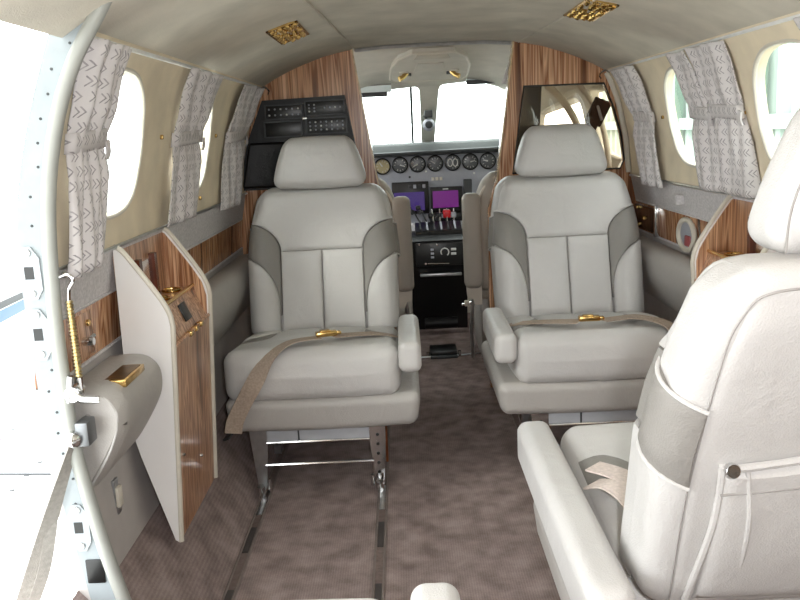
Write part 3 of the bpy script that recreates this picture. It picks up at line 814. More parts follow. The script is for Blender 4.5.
        pk = obj('rear_pocket', patch(lambda z: -.195, lambda z: .195, .43, .655, lambda s, z, h: (s, rear(s, z, 0)[1]+.006+h+.012*math.exp(-((z-.52)/.08)**2)*(1-(s/.21)**2), z+.008*math.cos(s*20)*((z-.43)/.22)), 22, 18, .012, .02, -.01), M_LEATHER, bk)
        obj('pocket_hem', tube([(x*.195/10, rear(x*.0195, .655, 0)[1]+.013, .655+.008*math.cos(x*.29)) for x in range(-10, 11)], .005, 8), M_BASE if False else M_LEATHER, pk)
        obj('pocket_stitching', tube([(x*.195/10, rear(x*.0195, .61, 0)[1]+.0215+.004*(1-(x/10)**2), .618+.006*math.cos(x*.29)) for x in range(-10, 11)], .0014, 6), M_SEAM, pk)
        for sg in (-1, 1):
            obj('pocket_stud', disc((sg*.188, rear(.188, .65, 0)[1]+.016, .647), (0, 1, .2), .009, .008, 14), M_CHROME, pk)
            obj('pocket_pleat', tube(smooth_path([(sg*.168, rear(.168, .64, 0)[1]+.018, .645), (sg*.155, rear(.155, .56, 0)[1]+.026, .56), (sg*.148, rear(.148, .44, 0)[1]+.014, .44)], 6), .0035, 8), M_LEATHER, pk)
            obj('pocket_edge', tube(smooth_path([(sg*.195, rear(.195, .65, 0)[1]+.010, .65), (sg*.192, rear(.19, .56, 0)[1]+.012, .56), (sg*.205, rear(.2, .43, 0)[1]+.008, .43)], 6), .005, 8), M_LEATHER, pk)
        # headrest
        def fh(x, y, z):
            k = (z+.085)/.17; kx = 1-.30*max(0, k)**1.6
            q = (1-(x/.16)**2)*(1-(z/.085)**2)
            yy = y+(-.020*q if y < 0 else .014*q)+yf(.985)+.021+(LEAN-.159)*z
            return (x*kx, yy, z+.978-.006*(1-(x/.16)**2)*(1 if z < 0 else -.8))
        hr = obj('headrest', rbox(.165, .055, .086, .036, fh, n=12, k=5), M_LEATHER, t)
        sm = [fh(.165*c, -.0, .0) for c in (-1, 1)]
        pp = []
        for a in range(25):
            q = -1+2*a/24; z = -.086+.172*min(1, 0) if False else 0
        obj('headrest_piping', tube(smooth_path([fh(x, .050, z) for x, z in ((-.150, -.080), (-.158, -.03), (-.158, .03), (-.142, .070), (-.08, .082), (0, .084), (.08, .082), (.142, .070), (.158, .03), (.158, -.03), (.150, -.080))], 5), .0013, 6), M_SEAM, hr)
        obj('headrest_post', bx(-.07, .07, yf(.89)+.05, yf(.89)+.08, .87, .91), M_LEATHER, hr)
    return t
def buckle(loc, parent, rz=0):
    bm = BM(); box(bm, -.032, .032, -.014, .014, -.007, .008, bev=.004); bm.transform(Matrix.Translation(loc) @ Matrix.Rotation(rz, 4, 'Z'))
    b = obj('buckle', bm, M_GOLD, parent)
    bm = BM(); box(bm, .030, .044, -.010, .010, -.005, .005, bev=.003); bm.transform(Matrix.Translation(loc) @ Matrix.Rotation(rz, 4, 'Z')); obj('buckle_tongue', bm, M_GOLD, b)
    bm = BM(); box(bm, -.02, .012, -.010, .010, .006, .012, bev=.003); bm.transform(Matrix.Translation(loc) @ Matrix.Rotation(rz, 4, 'Z')); obj('buckle_flap', bm, M_GOLD, b)

s1 = make_seat('left grey leather seat facing aft, belt hanging over its front edge, below the black rack', 1)
def belt_left(t):
    b = obj('seat_belt', ribbon([(-.235, -.030, .235), (-.222, -.030, .28), (-.17, -.031, .37), (-.115, -.018, .452), (-.06, .02, .486), (.02, .070, .485)], [(.9, .3, .45), (.88, .2, .45), (.85, .1, .4), (.75, -.5, .2), (.6, -.8, .1), (.4, -.9, .05)], .050, .003, 8), M_WEB, t)
    obj('belt_half', ribbon([(.06, .085, .484), (.12, .125, .476), (.19, .17, .464), (.25, .22, .440)], (-.45, .9, .0), .046, .003, 8), M_WEB, b)
    obj('belt_loop', ribbon([(-.262, .02, .215), (-.25, -.015, .225), (-.235, -.030, .235)], (.3, .8, .3), .046, .003, 6), M_DARKGREY, b)
    buckle((.043, .080, .493), b, .3)
belt_left(s1)
s1.location = (-.430, 2.285, 0)
s2 = make_seat('right grey leather seat facing aft, belt lying on its cushion, before the smoked pane', -1)
b = obj('seat_belt', ribbon([(-.245, .27, .437), (-.19, .19, .461), (-.12, .10, .482), (-.06, .06, .488)], [(.3, .95, 0), (.6, .8, 0), (.5, .85, 0), (.2, .97, 0)], .05, .003, 8), M_WEB, s2)
obj('belt_half', ribbon([(.01, .06, .489), (.08, .10, .484), (.16, .17, .470), (.25, .22, .442)], (-.45, .9, 0), .046, .003, 8), M_WEB, b)
obj('belt_tail', ribbon([(.10, .09, .488), (.155, .05, .488), (.195, .005, .474), (.215, -.022, .43)], (.75, .65, 0), .044, .003, 8), M_WEB, b)
buckle((-.03, .058, .497), b, 0)
s2.location = (.428, 2.33, 0)
LEAN = .385
s3 = make_seat('large grey leather seat nearest the viewer, seen from behind with a rear pocket', 1, alen=.33, aout=.020)
b = obj('seat_belt', ribbon([(.150, .42, .440), (.165, .34, .458), (.198, .27, .468), (.238, .225, .468)], [(.9, .3, 0), (.85, .5, 0), (.7, .7, 0), (.6, .8, 0)], .046, .003, 8), M_PINKWEB, s3)
obj('belt_loop', ribbon([(.195, .42, .440), (.205, .36, .462), (.228, .31, .470), (.25, .27, .455)], [(.9, .2, .1), (.85, .4, 0), (.7, .6, 0), (.6, .8, 0)], .040, .003, 8), M_PINKWEB, b)
s3.location = (.410, 1.585, 0); s3.scale = (1, 1, 1.015); s3.rotation_euler = (0, 0, PI)
for c in s3.children:
    if c.name.split('.')[0] in ('backrest', 'headrest'): c.location.z += .014
LEAN = .309
s4 = make_seat('grey leather seat showing only cushion edge and armrest at the bottom edge', -1, back=False, aout=.02)
s4.location = (-.43, 1.003, 0); s4.rotation_euler = (0, 0, PI)

# ------------------------------------------------------------------ black equipment rack on the left partition
t = thing('equipment_rack', 'black radio rack set into the wood partition above the left seat', 'rack', (-.52, PY-.04, .88))
rk = [(-.668, 1.212), (-.349, 1.218), (-.314, 1.006), (-.314, .87), (-.772, .87), (-.765, .95), (-.735, 1.06)]
obj('body', prism(rk, 'y', PY-.045, PY-.002), M_BLACKL, t)
def module(x0, x1, z0, z1, nb, rows, lit):
    m = obj('radio_module', bx(x0, x1, PY-.056, PY-.044, z0, z1, bev=.003), M_BLACK, t)
    fr = BM()
    for a in ((x0-.004, x1+.004, z1-.002, z1+.003), (x0-.004, x1+.004, z0-.003, z0+.002), (x0-.004, x0+.002, z0, z1), (x1-.002, x1+.004, z0, z1)): box(fr, a[0], a[1], PY-.060, PY-.044, a[2], a[3])
    obj('bezel', fr, M_DARKGREY, m)
    for j in range(rows):
        for i in range(nb):
            x = x0+.014+(x1-x0-.028)*i/max(1, nb-1); z = z0+.014+(z1-z0-.028)*(j/max(1, rows-1) if rows > 1 else .5)
            if lit(i, j): obj('button', disc((x, PY-.056, z), (0, -1, 0), .0038, .005, 8), M_PANELGREY if (i+j) % 3 else M_DIALMARK, m)
module(-.655, -.515, 1.140, 1.190, 6, 2, lambda i, j: True)
module(-.500, -.352, 1.148, 1.200, 7, 3, lambda i, j: i < 2 or (j == 1 and i > 2))
module(-.662, -.520, 1.072, 1.128, 5, 1, lambda i, j: False)
module(-.500, -.346, 1.078, 1.135, 7, 3, lambda i, j: True)
obj('latch', bx(-.516, -.496, PY-.066, PY-.05, 1.132, 1.142, bev=.002), M_CHROME, t)
obj('flap', rbox(.15, .012, .088, .012, lambda x, y, z: (x-.60+.05*z/.09*.4, y+PY-.05-.006*math.sin(x*25), z+.965), n=10), M_BLACKL, t)
obj('flap_stud', disc((-.52, PY-.064, .99), (0, -1, 0), .006, .006, 10), M_CHROME, t)
for s in (-1, 1):
    o = obj('coat_hook', tube(smooth_path([(s*.648, PY-.005, 1.235), (s*.640, PY-.03, 1.25), (s*.655, PY-.045, 1.262), (s*.675, PY-.04, 1.255)], 5), .004, 8), M_CHROME)
    tag(o, 'small chrome hook at the top of the wood partition on the %s side' % ('left' if s < 0 else 'right'), 'hook')
o = obj('partition_catch', disc((-.742, PY-.001, .60), (0, -1, 0), .008, .012, 12), M_CHROME); tag(o, 'small chrome catch on the wood partition beside the left seat back', 'catch')

# ------------------------------------------------------------------ cockpit
# lining
bm = BM(); ys = [PY+.03, 3.6, 4.0, 4.32]; zc = [1.425, 1.415, 1.365, 1.315]; xsC = [.78, .78, .72, .60]
rows = []
for y, z, xh in zip(ys, zc, xsC):
    rows.append([bm.verts.new((xh*u, y, z-.20*abs(u)**3.0)) for u in [i/10-1 for i in range(21)]])
for a, b in zip(rows, rows[1:]):
    for i in range(20): bm.faces.new((a[i], a[i+1], b[i+1], b[i]))
o = struct('ceiling_cockpit', bm, M_CREAMPL); md = o.modifiers.new('thickness', 'SOLIDIFY'); md.thickness = .03; md.offset = 1
# windscreen frame: sloping slab with two holes; slope z = 1.315-.5*(y-4.32)
def wsP(x, z, d=0): return Vector((x, 4.32+(1.315-z)*1.9+d, z))
bm = BM(); outl = [(-.62, 1.33), (.62, 1.33), (.62, .90), (-.62, .90)]
A = [bm.verts.new(wsP(x, z, -.012)) for x, z in outl]; B = [bm.verts.new(wsP(x, z, .03)) for x, z in outl]
bm.faces.new(A); bm.faces.new(B[::-1])
for i in range(4): bm.faces.new((A[i], B[i], B[(i+1) % 4], A[(i+1) % 4]))
ws = struct('wall_front_cockpit', bm, M_CREAMPL)
def rpoly(P, r=.03):
    out = []
    n = len(P)
    for i in range(n):
        a, b, c = Vector(P[i-1]), Vector(P[i]), Vector(P[(i+1) % n])
        u, w = (a-b).normalized(), (c-b).normalized()
        for k in range(5):
            f = k/4; p = (b+u*r)*(1-f)**2+b*2*f*(1-f)+(b+w*r)*f*f; out.append((p.x, p.y))
    return out
holes = [rpoly([(-.56, 1.262), (-.030, 1.294), (-.012, .93), (-.56, .93)]), rpoly([(.072, 1.296), (.56, 1.325), (.56, .93), (.055, .93)])]
cuts = []
for h in holes:
    bm = BM(); A = [bm.verts.new(wsP(x, z, -.2)) for x, z in h]; B = [bm.verts.new(wsP(x, z, .2)) for x, z in h]
    bm.faces.new(A); bm.faces.new(B[::-1])
    for i in range(len(h)): bm.faces.new((A[i], B[i], B[(i+1) % len(h)], A[(i+1) % len(h)]))
    bmesh.ops.recalc_face_normals(bm, faces=bm.faces); cuts.append(obj('cutter', bm, M_CREAMPL))
bool_cut(ws, cuts)
for h in holes:
    wn += 1; bm = BM(); bm.faces.new([bm.verts.new(wsP(x*1.0, z, .012)) for x, z in h]); struct('window_%d' % wn, bm, M_GLASS)
struct('wall_firewall', bx(-.70, .70, 4.75, 4.79, -.06, .93), M_CREAMPL)
# side walls of the cockpit, right one with an arched side window
for s, side in ((-1, 'left'), (1, 'right')):
    bm = BM(); P0 = []
    for y, xh in ((PY+.03, .80), (3.7, .79), (4.1, .70), (4.45, .60), (5.2, .58)):
        P0.append([(s*(xh-(.10*((z-.8)/.5)**2 if z > .8 else 0)), y, z) for z in (-.05, .4, .8, .95, 1.1, 1.2, 1.3)])
    G = [[bm.verts.new(p) for p in r] for r in P0]; H = [[bm.verts.new((p[0]+s*.04, p[1], p[2])) for p in r] for r in P0]
    for Q in (G, H):
        for i in range(len(Q)-1):
            for j in range(6): bm.faces.new((Q[i][j], Q[i+1][j], Q[i+1][j+1], Q[i][j+1]))
    for i in range(len(G)-1):
        for j in (0, 6): bm.faces.new((G[i][j], G[i+1][j], H[i+1][j], H[i][j]))
    for j in range(6):
        for i in (0, len(G)-1): bm.faces.new((G[i][j], G[i][j+1], H[i][j+1], H[i][j]))
    w = struct('wall_cockpit_'+side, bm, M_CREAMPL)
    h1 = rpoly([(3.42, 1.20), (3.78, 1.22), (3.78, .93), (3.42, .90)], .08)
    h2 = rpoly([(3.86, 1.20), (4.40, 1.12), (4.46, .93), (3.86, .93)], .07)
    bmc = [obj('cutter', prism(h, 'x', s*.4, s*1.0), M_CREAMPL) for h in (h1, h2)]
    for c in bmc: bm_ = bmesh.new(); bm_.from_mesh(c.data); bmesh.ops.recalc_face_normals(bm_, faces=bm_.faces); bm_.to_mesh(c.data); bm_.free()
    bool_cut(w, bmc)
    for h in (h1, h2):
        wn += 1; xa = .77
        struct('window_%d' % wn, tube([(s*(interp(y, [3.33, 3.7, 4.1, 4.45, 5.2], [.80, .79, .70, .60, .58])-(.10*((z-.8)/.5)**2 if z > .8 else 0)-.002), y, z) for y, z in h], .010, 8, closed=True), M_IVORY if s < 0 else M_CREAMPL)
# dark window post + arch seen through the smoked pane
o = struct('trim_30', prism([(.375, 1.26), (.475, 1.25), (.455, .90), (.325, .90)], 'y', 3.62, 3.64), M_DARKGREY)
bm = tube(smooth_path([(.50, 3.66, 1.235), (.565, 3.66, 1.175), (.625, 3.66, 1.08), (.665, 3.66, .97), (.69, 3.66, .86)], 6), .016, 10)
struct('trim_31', bm, M_CREAMPL)
bm = tube(smooth_path([(.60, 3.56, 1.25), (.67, 3.56, 1.16), (.72, 3.56, 1.05), (.745, 3.56, .92), (.75, 3.56, .85)], 6), .012, 10)
struct('trim_32', bm, M_CREAMPL)
t = thing('shoulder_harness', 'dark brown shoulder belt and reel hanging behind the smoked pane on the right', 'harness', (.70, 3.5, 1.1))
bm = BM(); box(bm, -.034, .034, -.02, .02, -.052, .052, bev=.006); bm.transform(Matrix.Translation((.672, 3.44, 1.110)) @ Matrix.Rotation(.42, 4, 'Y') @ Matrix.Rotation(.25, 4, 'X')); obj('reel', bm, M_BROWNWEB, t)
obj('webbing', ribbon([(.662, 3.43, 1.10), (.640, 3.43, 1.05), (.60, 3.43, .97), (.56, 3.44, .88), (.53, 3.45, .80)], (.9, .1, -.35), .05, .003, 8), M_BROWNWEB, t)
obj('reel_slot', tube([(.665, 3.417, 1.135), (.682, 3.417, 1.075)], .006, 8), M_PANELGREY, t)

# overhead panel with two reading lights
t = thing('overhead_panel', 'cream overhead panel with two gold reading lights above the cockpit windscreen post', 'panel', (.0, 3.95, 1.36))
def ohz(y): return interp(y, ys, zc)
def slab_oh(poly, d0, d1):
    bm = BM(); A = [bm.verts.new((x, y, ohz(y)-d0)) for x, y in poly]; B = [bm.verts.new((x, y, ohz(y)-d1)) for x, y in poly]
    bm.faces.new(A); bm.faces.new(B[::-1])
    for i in range(len(poly)): bm.faces.new((A[i], B[i], B[(i+1) % len(poly)], A[(i+1) % len(poly)]))
    return bm
cx0 = .008
outer_p = [(cx0-.08, 3.62), (cx0+.10, 3.62), (cx0+.155, 3.72), (cx0+.185, 3.90), (cx0+.19, 4.14), (cx0+.17, 4.20), (cx0-.16, 4.20), (cx0-.185, 4.14), (cx0-.175, 3.90), (cx0-.14, 3.72)]
obj('body', slab_oh(outer_p, .002, .024), M_CREAMPL, t)
obj('rim', tube([(x, y, ohz(y)-.022) for x, y in outer_p], .006, 8, closed=True), M_IVORY, t)
obj('center_plate', slab_oh([(cx0-.055, 3.80), (cx0+.06, 3.80), (cx0+.075, 3.95), (cx0+.06, 4.10), (cx0-.055, 4.10), (cx0-.07, 3.95)], .02, .030), M_CREAMPL, t)
obj('speaker_plate', slab_oh([(cx0-.06, 3.64), (cx0+.07, 3.64), (cx0+.085, 3.72), (cx0-.075, 3.72)], .02, .027), M_SUEDE, t)
for sg in (-1, 1):
    c = Vector((cx0+sg*.118, 3.98, ohz(3.98)-.024))
    l = obj('reading_light', disc(c, (0, -.3, -1), .024, .012, 16), M_CREAMPL, t)
    obj('lamp_barrel', tube([c+Vector((-sg*.012, 0, -.008)), c+Vector((sg*.004, -.01, -.026)), c+Vector((sg*.022, -.02, -.034))], [.012, .011, .013], 12), M_GOLD, l)
    obj('lamp_pivot', disc(c+Vector((-sg*.025, .03, -.006)), (0, 0, -1), .010, .014, 12), M_DARKGREY, l)
# windscreen post compass
t = thing('compass', 'grey round magnetic compass hanging on the windscreen center post', 'compass', (.018, 4.5, 1.10))
pc = Vector((.016, 4.52, 1.098))
bm = BM(); bmesh.ops.create_uvsphere(bm, u_segments=18, v_segments=12, radius=.034, matrix=Matrix.Translation(pc) @ Matrix.Scale(.75, 4, (0, 1, 0))); obj('bowl', bm, M_PANELGREY, t)
obj('window_ring', disc(pc+Vector((0, -.022, 0)), (0, -1, 0), .020, .006, 18), M_DARKGREY, t)
obj('mount', bx(pc.x-.022, pc.x+.022, 4.50, 4.56, 1.135, 1.175, bev=.004), M_DARKGREY, t)
obj('arm', tube([(pc.x-.03, 4.52, 1.145), (pc.x-.012, 4.52, 1.13), (pc.x+.0, 4.52, 1.12)], .006, 8), M_CHROME, t)
o = struct('trim_33', tube([wsP(-.075, 1.285, -.03), wsP(-.068, 1.0, -.03)], .007, 8), M_DARKGREY)
# sun visors
def visor(x0, x1, z0, z1, label):
    t = thing('sun_visor', label, 'visor', ((x0+x1)/2, 4.28, z1))
    y = 4.27
    bm = BM(); box(bm, x0, x1, y, y+.012, 0, .024, bev=.004); bm.transform(Matrix.Translation((0, 0, z0)) @ Matrix.Shear('XY', 4, (0, 0)) if False else Matrix.Translation((0, 0, z0))); obj('blade', bm, M_DARKGREY, t)
    obj('clear_upper', bx(x0, x1+.02, y+.002, y+.008, z0+.02, z1), plain('pale_visor', (214, 224, 224), .3), t)
    obj('rod', tube([(x0, y+.006, z1), (x1+.02, y+.006, z1+.004)], .005, 8), M_CHROME, t)
visor(-.335, -.195, 1.247, 1.302, 'grey edged clear sun visor at the top of the left windscreen')
visor(.205, .41, 1.284, 1.330, 'dark sun visor at the top of the right windscreen')
t = obj('cockpit_drape', rbox(.035, .01, .075, .008, lambda x, y, z: (x*(1-z*4)+.335+z*.2, y+3.40, z+1.31), n=6), M_FABRIC); tag(t, 'small grey drape beside the top of the right partition edge', 'drape')

# instrument panel + glareshield
t = thing('instrument_panel', 'grey instrument panel with a row of round gauges and two purple screens', 'instrument panel', (.05, 4.5, .55))
obj('board', bx(-.60, .60, 4.50, 4.53, .50, .965, bev=.004), M_PANELGREY, t)
gl = prism([(4.40, .955), (4.46, .995), (4.80, 1.005), (5.1, .95), (5.1, .90), (4.53, .94), (4.44, .938)], 'x', -.60, .60); obj('glareshield', gl, M_GLARE, t)
obj('glareshield_lip', tube([(-.60, 4.402, .950), (.60, 4.402, .958)], .012, 8), M_DARKGREY, t)
for i in range(-1, 6):
    x = -.149+.095*i; z = .892-.003*(i == -1); fm = M_TAN if i == -1 else M_GAUGE
    g = obj('gauge', lathe([(.045, 0), (.045, .010), (.038, .013), (.037, .006)], 28, frame_at((x, 4.50, z), (0, -1, 0))), M_BLACK, t)
    obj('dial', disc((x, 4.494, z), (0, -1, 0), .037, .004, 24), fm, g)
    nd = BM()
    for k in range(12):
        a = 2*PI*k/12; box(nd, -.002, .002, -.0005, .0005, .026, .034)
        for v in nd.verts[-8:] if False else list(nd.verts)[-8:]:
            pass
    nd.free()
    nd = BM()
    for k in range(12):
        if (i+k) % 4 == 3: continue
        a = 2*PI*k/12; p = Vector((math.cos(a), 0, math.sin(a)))
        tube([Vector((x, 4.4895, z))+p*.025, Vector((x, 4.4895, z))+p*.033], .0016, 5, nd)
    obj('tick_marks', nd, M_DIALMARK, g)
    a = (2.2, -.3, 3.6, 2.6, .8, .2, 2.9)[i+1]
    if i == 3:
        bm = BM()
        for sx in (-1, 1): tube([(x+sx*.014+.016*math.cos(q*PI/8)*.8, 4.489, z+.020*math.sin(q*PI/8)) for q in range(16)], .0028, 6, bm, closed=True)
        obj('needle', bm, M_DIALMARK, g)
    else:
        obj('needle', tube([(x, 4.488, z), (x+.027*math.cos(a), 4.488, z+.027*math.sin(a))], [.0045, .002], 6), M_DIALMARK, g)
# left display and right display
d = obj('display_unit', bx(-.20, .0, 4.47, 4.50, .625, .80, bev=.004), M_BLACK, t); obj('screen', bx(-.19, -.025, 4.467, 4.471, .645, .745), M_SCREEN2, d)
for k, x in enumerate((-.10, -.075, -.05, -.025)): obj('key', bx(x-.008, x+.008, 4.462, 4.47, .765, .785, bev=.002), M_PANELGREY if k % 2 else M_DARKGREY, d)
for x in (-.095, -.055): obj('knob', disc((x, 4.47, .635), (0, -1, 0), .012, .02, 14), M_BLACK, d)
d = obj('display_unit', bx(.008, .182, 4.46, 4.50, .628, .765, bev=.004), M_BLACK, t); obj('screen', bx(.020, .158, 4.456, 4.461, .655, .745), M_SCREEN, d)
obj('badge', bx(.075, .105, 4.456, 4.461, .752, .758), M_DIALMARK, d); obj('badge', bx(.075, .105, 4.456, 4.461, .638, .645), M_DIALMARK, d)
obj('control_head', bx(.0, .182, 4.455, 4.50, .580, .625, bev=.004), M_BLACK, t)
obj('center_pack', bx(.06, .13, 4.452, 4.46, .60, .618), M_PANELGREY, t)
for x in (.012, .038): obj('knob', disc((x, 4.455, .598), (0, -1, 0), .012, .02, 14), M_DARKGREY, t)
for k in range(3): obj('annunciator', bx(.018+.022*k, .034+.022*k, 4.494, 4.50, .800, .818, bev=.001), M_IVORY, t)
obj('side_radio', bx(.19, .235, 4.47, 4.50, .60, .80, bev=.004), M_DARKGREY, t)
obj('switch_panel', bx(-.115, .21, 4.425, 4.50, .50, .578, bev=.004), plain('light_grey_paint', (188, 188, 190), .5), t)
for x, z, m in ((-.01, .852, M_DIALMARK), (.25, .83, M_DIALMARK), (-.10, .825, M_BLACK)): obj('indicator', disc((x, 4.50, z), (0, -1, 0), .006, .006, 10), m, t)

# pedestal
t = thing('throttle_pedestal', 'black center pedestal with throttle levers between the pilot seats', 'pedestal', (.035, 4.35, 0))
ped = [(4.42, .54), (4.22, .545), (4.17, .515), (4.20, .36), (4.26, .30), (4.33, .16), (4.38, .0), (4.42, .0)]
obj('body', prism(ped, 'x', -.115, .18), M_BLACK, t)
q = obj('quadrant', prism([(4.42, .54), (4.415, .585), (4.33, .595), (4.22, .560), (4.21, .54)], 'x', -.085, .155), M_BLACK, t)
for k in range(6):
    x = -.058+.036*k; obj('slot', ribbon([(x, 4.225, .566), (x, 4.33, .600), (x, 4.41, .592)], (1, 0, 0), .010, .002, 5), M_PANELGREY if k % 2 else M_DARKGREY, q)
for k in range(6):
    x = -.058+.036*k; dx = (-.055, -.042, -.012, -.004, 0, 0)[k]
    lv = obj('lever', tube([(x, 4.32, .595), (x+dx*.6, 4.33, .66), (x+dx, 4.34, .665 if k < 2 else .63)], .0042, 8), M_CHROME if k > 1 else M_DARKGREY, t)
    kn = BM(); box(kn, x+dx-(.02 if k == 4 else .013), x+dx+(.02 if k == 4 else .013), 4.32, 4.36, .660 if k < 2 else .612, .682 if k < 2 else (.652 if k == 4 else .640), bev=.006, seg=3)
    obj('lever_knob', kn, M_RED if k == 4 else (M_PANELGREY if k == 5 else M_BLACK), lv)
r = obj('radio_panel', bx(-.09, .16, 4.165, 4.20, .385, .505, bev=.004), M_BLACK, t)
obj('dial_ring', tube([(.06+.020*math.cos(a*PI/10), 4.162, .455+.020*math.sin(a*PI/10)) for a in range(-3, 13)], .003, 6), M_DIALMARK, r)
for z in (.445, .468): obj('button', bx(.092, .118, 4.160, 4.166, z-.006, z+.006, bev=.001), M_DIALMARK, r)
for z in (.43, .45, .47): obj('button', bx(-.012, .004, 4.160, 4.166, z-.005, z+.005, bev=.001), M_PANELGREY, r)
for x, z in ((.02, .495), (-.04, .398), (-.07, .50)): obj('screw', disc((x, 4.166, z), (0, -1, 0), .006, .005, 10), M_CHROME, r)
obj('radio_edge', tube([(-.03, 4.162, .398), (.08, 4.162, .395)], .003, 6), M_CHROME, r)
l = obj('lower_shelf', bx(-.07, .145, 4.19, 4.26, .325, .34, bev=.002), M_ALU, t)
obj('roller', tube([(-.055, 4.27, .06), (.12, 4.27, .06)], .030, 14), M_BLACKL, t)

# pilot seats
def pilot_seat(s, label):
    t = thing('pilot_seat', label, 'seat', (s*.36, 3.6, 0), 'pilot seats')
    def fb(x, y, z):
        k = max(0, (z-.05)/.22); kx = 1-.34*k**2.2
        return (s*.365+x*kx, y+3.60-.10*(z/.28)*.0, z+.62)
    b = obj('backrest', rbox(.205, .055, .262, .05, fb, n=12, k=4), M_PILOT, t)
    pts = [(x, z) for x, z in ((-.200, -.22), (-.203, 0), (-.196, .10), (-.170, .18), (-.11, .235), (0, .258), (.11, .235), (.170, .18), (.196, .10), (.203, 0), (.200, -.22))]
    def fp(x, z):
        k = max(0, (z-.05)/.22); kx = 1-.0*k; return (s*.365+x*(1-.08*k), 3.556, z+.625)
    obj('piping', tube(smooth_path([fp(x, z) for x, z in pts], 5), .006, 8), M_IVORY, b)
    c = obj('seat_cushion', rbox(.205, .23, .07, .05, lambda x, y, z: (s*.365+x, y+3.86, z+.37), n=8), M_PILOT, t)
    obj('base', bx(min(s*.19, s*.54), max(s*.19, s*.54), 3.66, 4.05, .02, .31, bev=.01), M_BASE, t)
    a = obj('armrest', rbox(.040, .04, .205, .028, lambda x, y, z: (s*(.150+.004*z)+x, y+3.53+z*.06, z+.592), n=8), M_PILOT, t)
    obj('arm_bracket', prism([(s*.185, .39), (s*.118, .40), (s*.122, .345), (s*.145, .335), (s*.155, .31), (s*.185, .31)], 'y', 3.52, 3.55), M_IVORY, a)
    obj('side_frame', tube([(s*.150, 3.56, .34), (s*.140, 3.60, .20), (s*.150, 3.68, .03)], .008, 8), M_ALU, t)
    return t
tl = pilot_seat(-1, 'beige pilot seat seen between the left seat and the partition opening')
tr = pilot_seat(1, 'beige copilot seat with a rounded piped back seen left of the right seat')
obj('adjust_lever', tube([(.148, 3.6, .305), (.10, 3.58, .30)], .006, 8), M_CHROME, tr); obj('lever_knob', disc((.132, 3.59, .304), (-1, 0, 0), .014, .02, 12), M_IVORY, tr)

# floor latch at the cockpit threshold
t = thing('floor_latch', 'black floor latch with chrome pins on the carpet at the cockpit threshold', 'latch', (.01, 3.86, 0))
obj('block', bx(-.045, .085, 3.80, 3.93, .0, .03, bev=.005), M_BLACK, t)
obj('lip', bx(-.045, .085, 3.77, 3.80, .0, .012, bev=.003), M_DARKGREY, t)
for x in (-.055, .095): obj('pin', disc((x, 3.80, .0), (0, 0, 1), .009, .028, 12), M_CHROME, t)
obj('cable', tube([(-.14, 3.79, .006), (.06, 3.79, .008), (.24, 3.83, .006)], .004, 8), M_ALU, t)

# ------------------------------------------------------------------ outside
o = struct('ground', bx(-40, 40, -30, 40, -1.32, -1.30), M_CONC)
t = thing('wing', 'white riveted aircraft wing outside the doorway', 'wing', (-2.6, 3.2, .05))
bm = BM()
secs = []
for x, y0, y1, zb in ((-.86, 1.55, 4.6, .02), (-2.0, 1.62, 4.55, .06), (-2.86, 1.70, 4.5, .10)):
    sec = []
    for f in [i/14 for i in range(15)]:
        th = .16*math.sin(PI*min(1, f)**.6)*(1-.3*f) if f > 0 else 0
        sec.append((x, y0+(y1-y0)*f, zb+th*.55))
    low = [(x, y, z0-.14*math.sin(PI*(i/14))) for i, (x, y, z0) in enumerate(sec)][1:-1][::-1]
    secs.append([bm.verts.new(p) for p in sec+low])
for a, b in zip(secs, secs[1:]):
    for k in range(len(a)): bm.faces.new((a[k], a[(k+1) % len(a)], b[(k+1) % len(a)], b[k]))
bm.faces.new(secs[0]); bm.faces.new(secs[-1][::-1])
skin = obj('skin', bm, M_PAINT, t, ang=60)
def wing_z(x, y):
    f0 = interp(-x, [.86, 2.0, 2.86], [1.55, 1.62, 1.70]); f1 = interp(-x, [.86, 2.0, 2.86], [4.6, 4.55, 4.5]); zb = interp(-x, [.86, 2.0, 2.86], [.02, .06, .10])
    f = (y-f0)/(f1-f0); return zb+.55*.16*math.sin(PI*f**.6)*(1-.3*f)
for xr in (-1.30, -1.52, -1.95):
    for k in range(20):
        y = 2.0+.1*k; obj('rivet', disc((xr-.02*k*.1, y, wing_z(xr, y)-.001), (0, 0, 1), .009, .003, 8), M_DARKGREY, skin)
bm = ribbon([(x, 2.30+(-x-.9)*.02, wing_z(x, 2.30+(-x-.9)*.02)+.002) for x in (-.95, -1.5, -2.2, -2.8)], (0, 1, 0), .012, .004, 6); obj('panel_seam', bm, M_DARKGREY, skin)
t = thing('engine_nacelle', 'white engine nacelle with a blue stripe seen beyond the wing through the doorway', 'nacelle', (-3.5, 5.5, -.1))
bm = BM(); secs = []
for y, r in ((2.6, .18), (3.2, .36), (4.2, .48), (5.5, .5), (6.8, .44), (7.4, .3)):
    secs.append([bm.verts.new((-3.45+r*math.cos(2*PI*k/28), y, -.02+r*.95*math.sin(2*PI*k/28))) for k in range(28)])
for a, b in zip(secs, secs[1:]):
    for k in range(28): bm.faces.new((a[k], a[(k+1) % 28], b[(k+1) % 28], b[k]))
bm.faces.new(secs[0]); bm.faces.new(secs[-1][::-1]); obj('cowl', bm, M_PAINT, t)
def stripe(a0, a1, m, name):
    bm = BM(); rows = []
    for y, r in ((3.2, .36), (4.2, .48), (5.5, .5), (6.8, .44)):
        rows.append([bm.verts.new((-3.45+(r+.006)*math.cos(a0+(a1-a0)*k/6), y, -.02+(r*.95+.006)*math.sin(a0+(a1-a0)*k/6))) for k in range(7)])
    for a, b in zip(rows, rows[1:]):
        for k in range(6): bm.faces.new((a[k], a[k+1], b[k+1], b[k]))
    obj(name, bm, m, t)
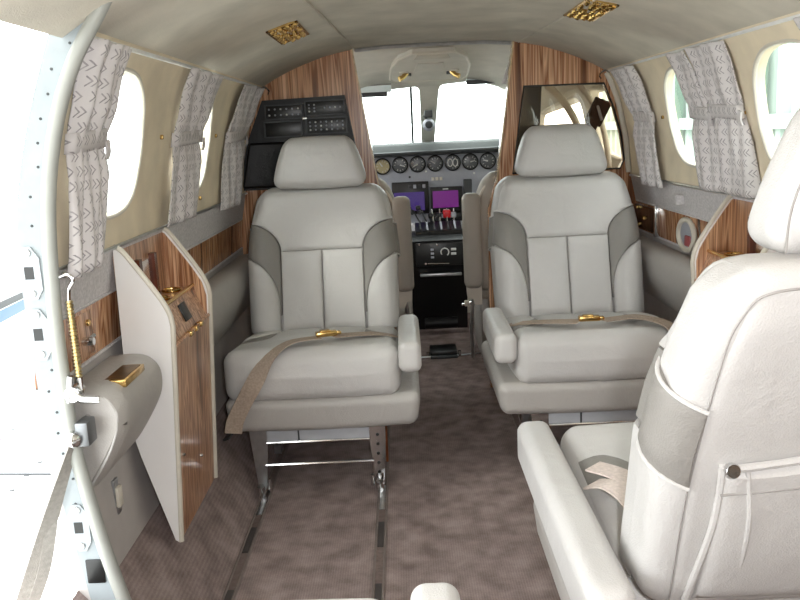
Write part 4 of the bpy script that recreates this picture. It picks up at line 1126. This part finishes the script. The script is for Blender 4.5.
stripe(.05, .15, M_DARKGREY, 'grey_stripe'); stripe(-.14, .03, M_BLUE, 'blue_stripe')
# hangar siding seen through the right windows
t = thing('hangar_wall', 'pale green corrugated hangar siding outside the right windows', 'building', (5.2, 4, -1.3))
bm = BM(); pts = []
y = -6.0; k = 0
while y < 22:
    pts.append((5.2-(.10 if k % 4 in (1, 2) else 0), y)); y += .16 if k % 2 else .07; k += 1
A = [bm.verts.new((x, yy, -1.3)) for x, yy in pts]; B = [bm.verts.new((x, yy, 4.2)) for x, yy in pts]
for i in range(len(pts)-1): bm.faces.new((A[i], A[i+1], B[i+1], B[i]))
o = obj('siding', bm, M_HANGAR, t, smooth=False); md = o.modifiers.new('thickness', 'SOLIDIFY'); md.thickness = .02
obj('girt', bx(4.98, 5.09, -6, 22, .86, 1.06), plain('girt_paint', (130, 144, 134), .6), t)
for yy in (-2, 1.5, 5, 8.5, 12, 15.5): obj('post', bx(4.90, 5.06, yy-.08, yy+.08, -1.3, 4.2), plain('post_paint', (96, 112, 100), .6), t)

# ------------------------------------------------------------------ light, world, camera
w = bpy.data.worlds.new('World'); SC.world = w; w.use_nodes = True
bg = w.node_tree.nodes['Background']; bg.inputs[0].default_value = (.94, .98, 1.0, 1); bg.inputs[1].default_value = 7.0
sun = bpy.data.lights.new('sun', 'SUN'); sun.energy = 3.0; sun.angle = math.radians(20); sun.color = (1, .98, .95)
so = bpy.data.objects.new('sun', sun); COL.objects.link(so); so.rotation_euler = Euler((math.radians(48), 0, math.radians(-60)))
fl = bpy.data.lights.new('camera_flash', 'AREA'); fl.shape = 'DISK'; fl.size = .05; fl.energy = 13.5; fl.color = (.98, .985, 1)
fo = bpy.data.objects.new('camera_flash', fl); COL.objects.link(fo); fo.location = (-.07, -.03, 1.11)

cam = bpy.data.cameras.new('camera'); co = bpy.data.objects.new('camera', cam); COL.objects.link(co)
yaw, pitch, roll = math.radians(-.57), math.radians(11.6), math.radians(2.8)
r0 = Vector((math.cos(yaw), -math.sin(yaw), 0)); fwd = Vector((math.sin(yaw), math.cos(yaw), 0))*math.cos(pitch)+Vector((0, 0, -math.sin(pitch)))
up = r0.cross(fwd); r2 = r0*math.cos(roll)-up*math.sin(roll); u2 = up*math.cos(roll)+r0*math.sin(roll)
Mx = Matrix((r2, u2, -fwd)).transposed().to_4x4(); Mx.translation = Vector((-.14, 0, 1.07)); co.matrix_world = Mx
cam.sensor_width = 36; cam.lens = 820*36/800; cam.clip_start = .02
SC.camera = co
fo.matrix_world = Matrix.Translation((-.07, -.03, 1.11)) @ Mx.to_3x3().to_4x4()
vs = SC.view_settings; vs.view_transform = 'Standard'; vs.look = 'None'; vs.gamma = 1; vs.exposure = .10; vs.use_curve_mapping = False
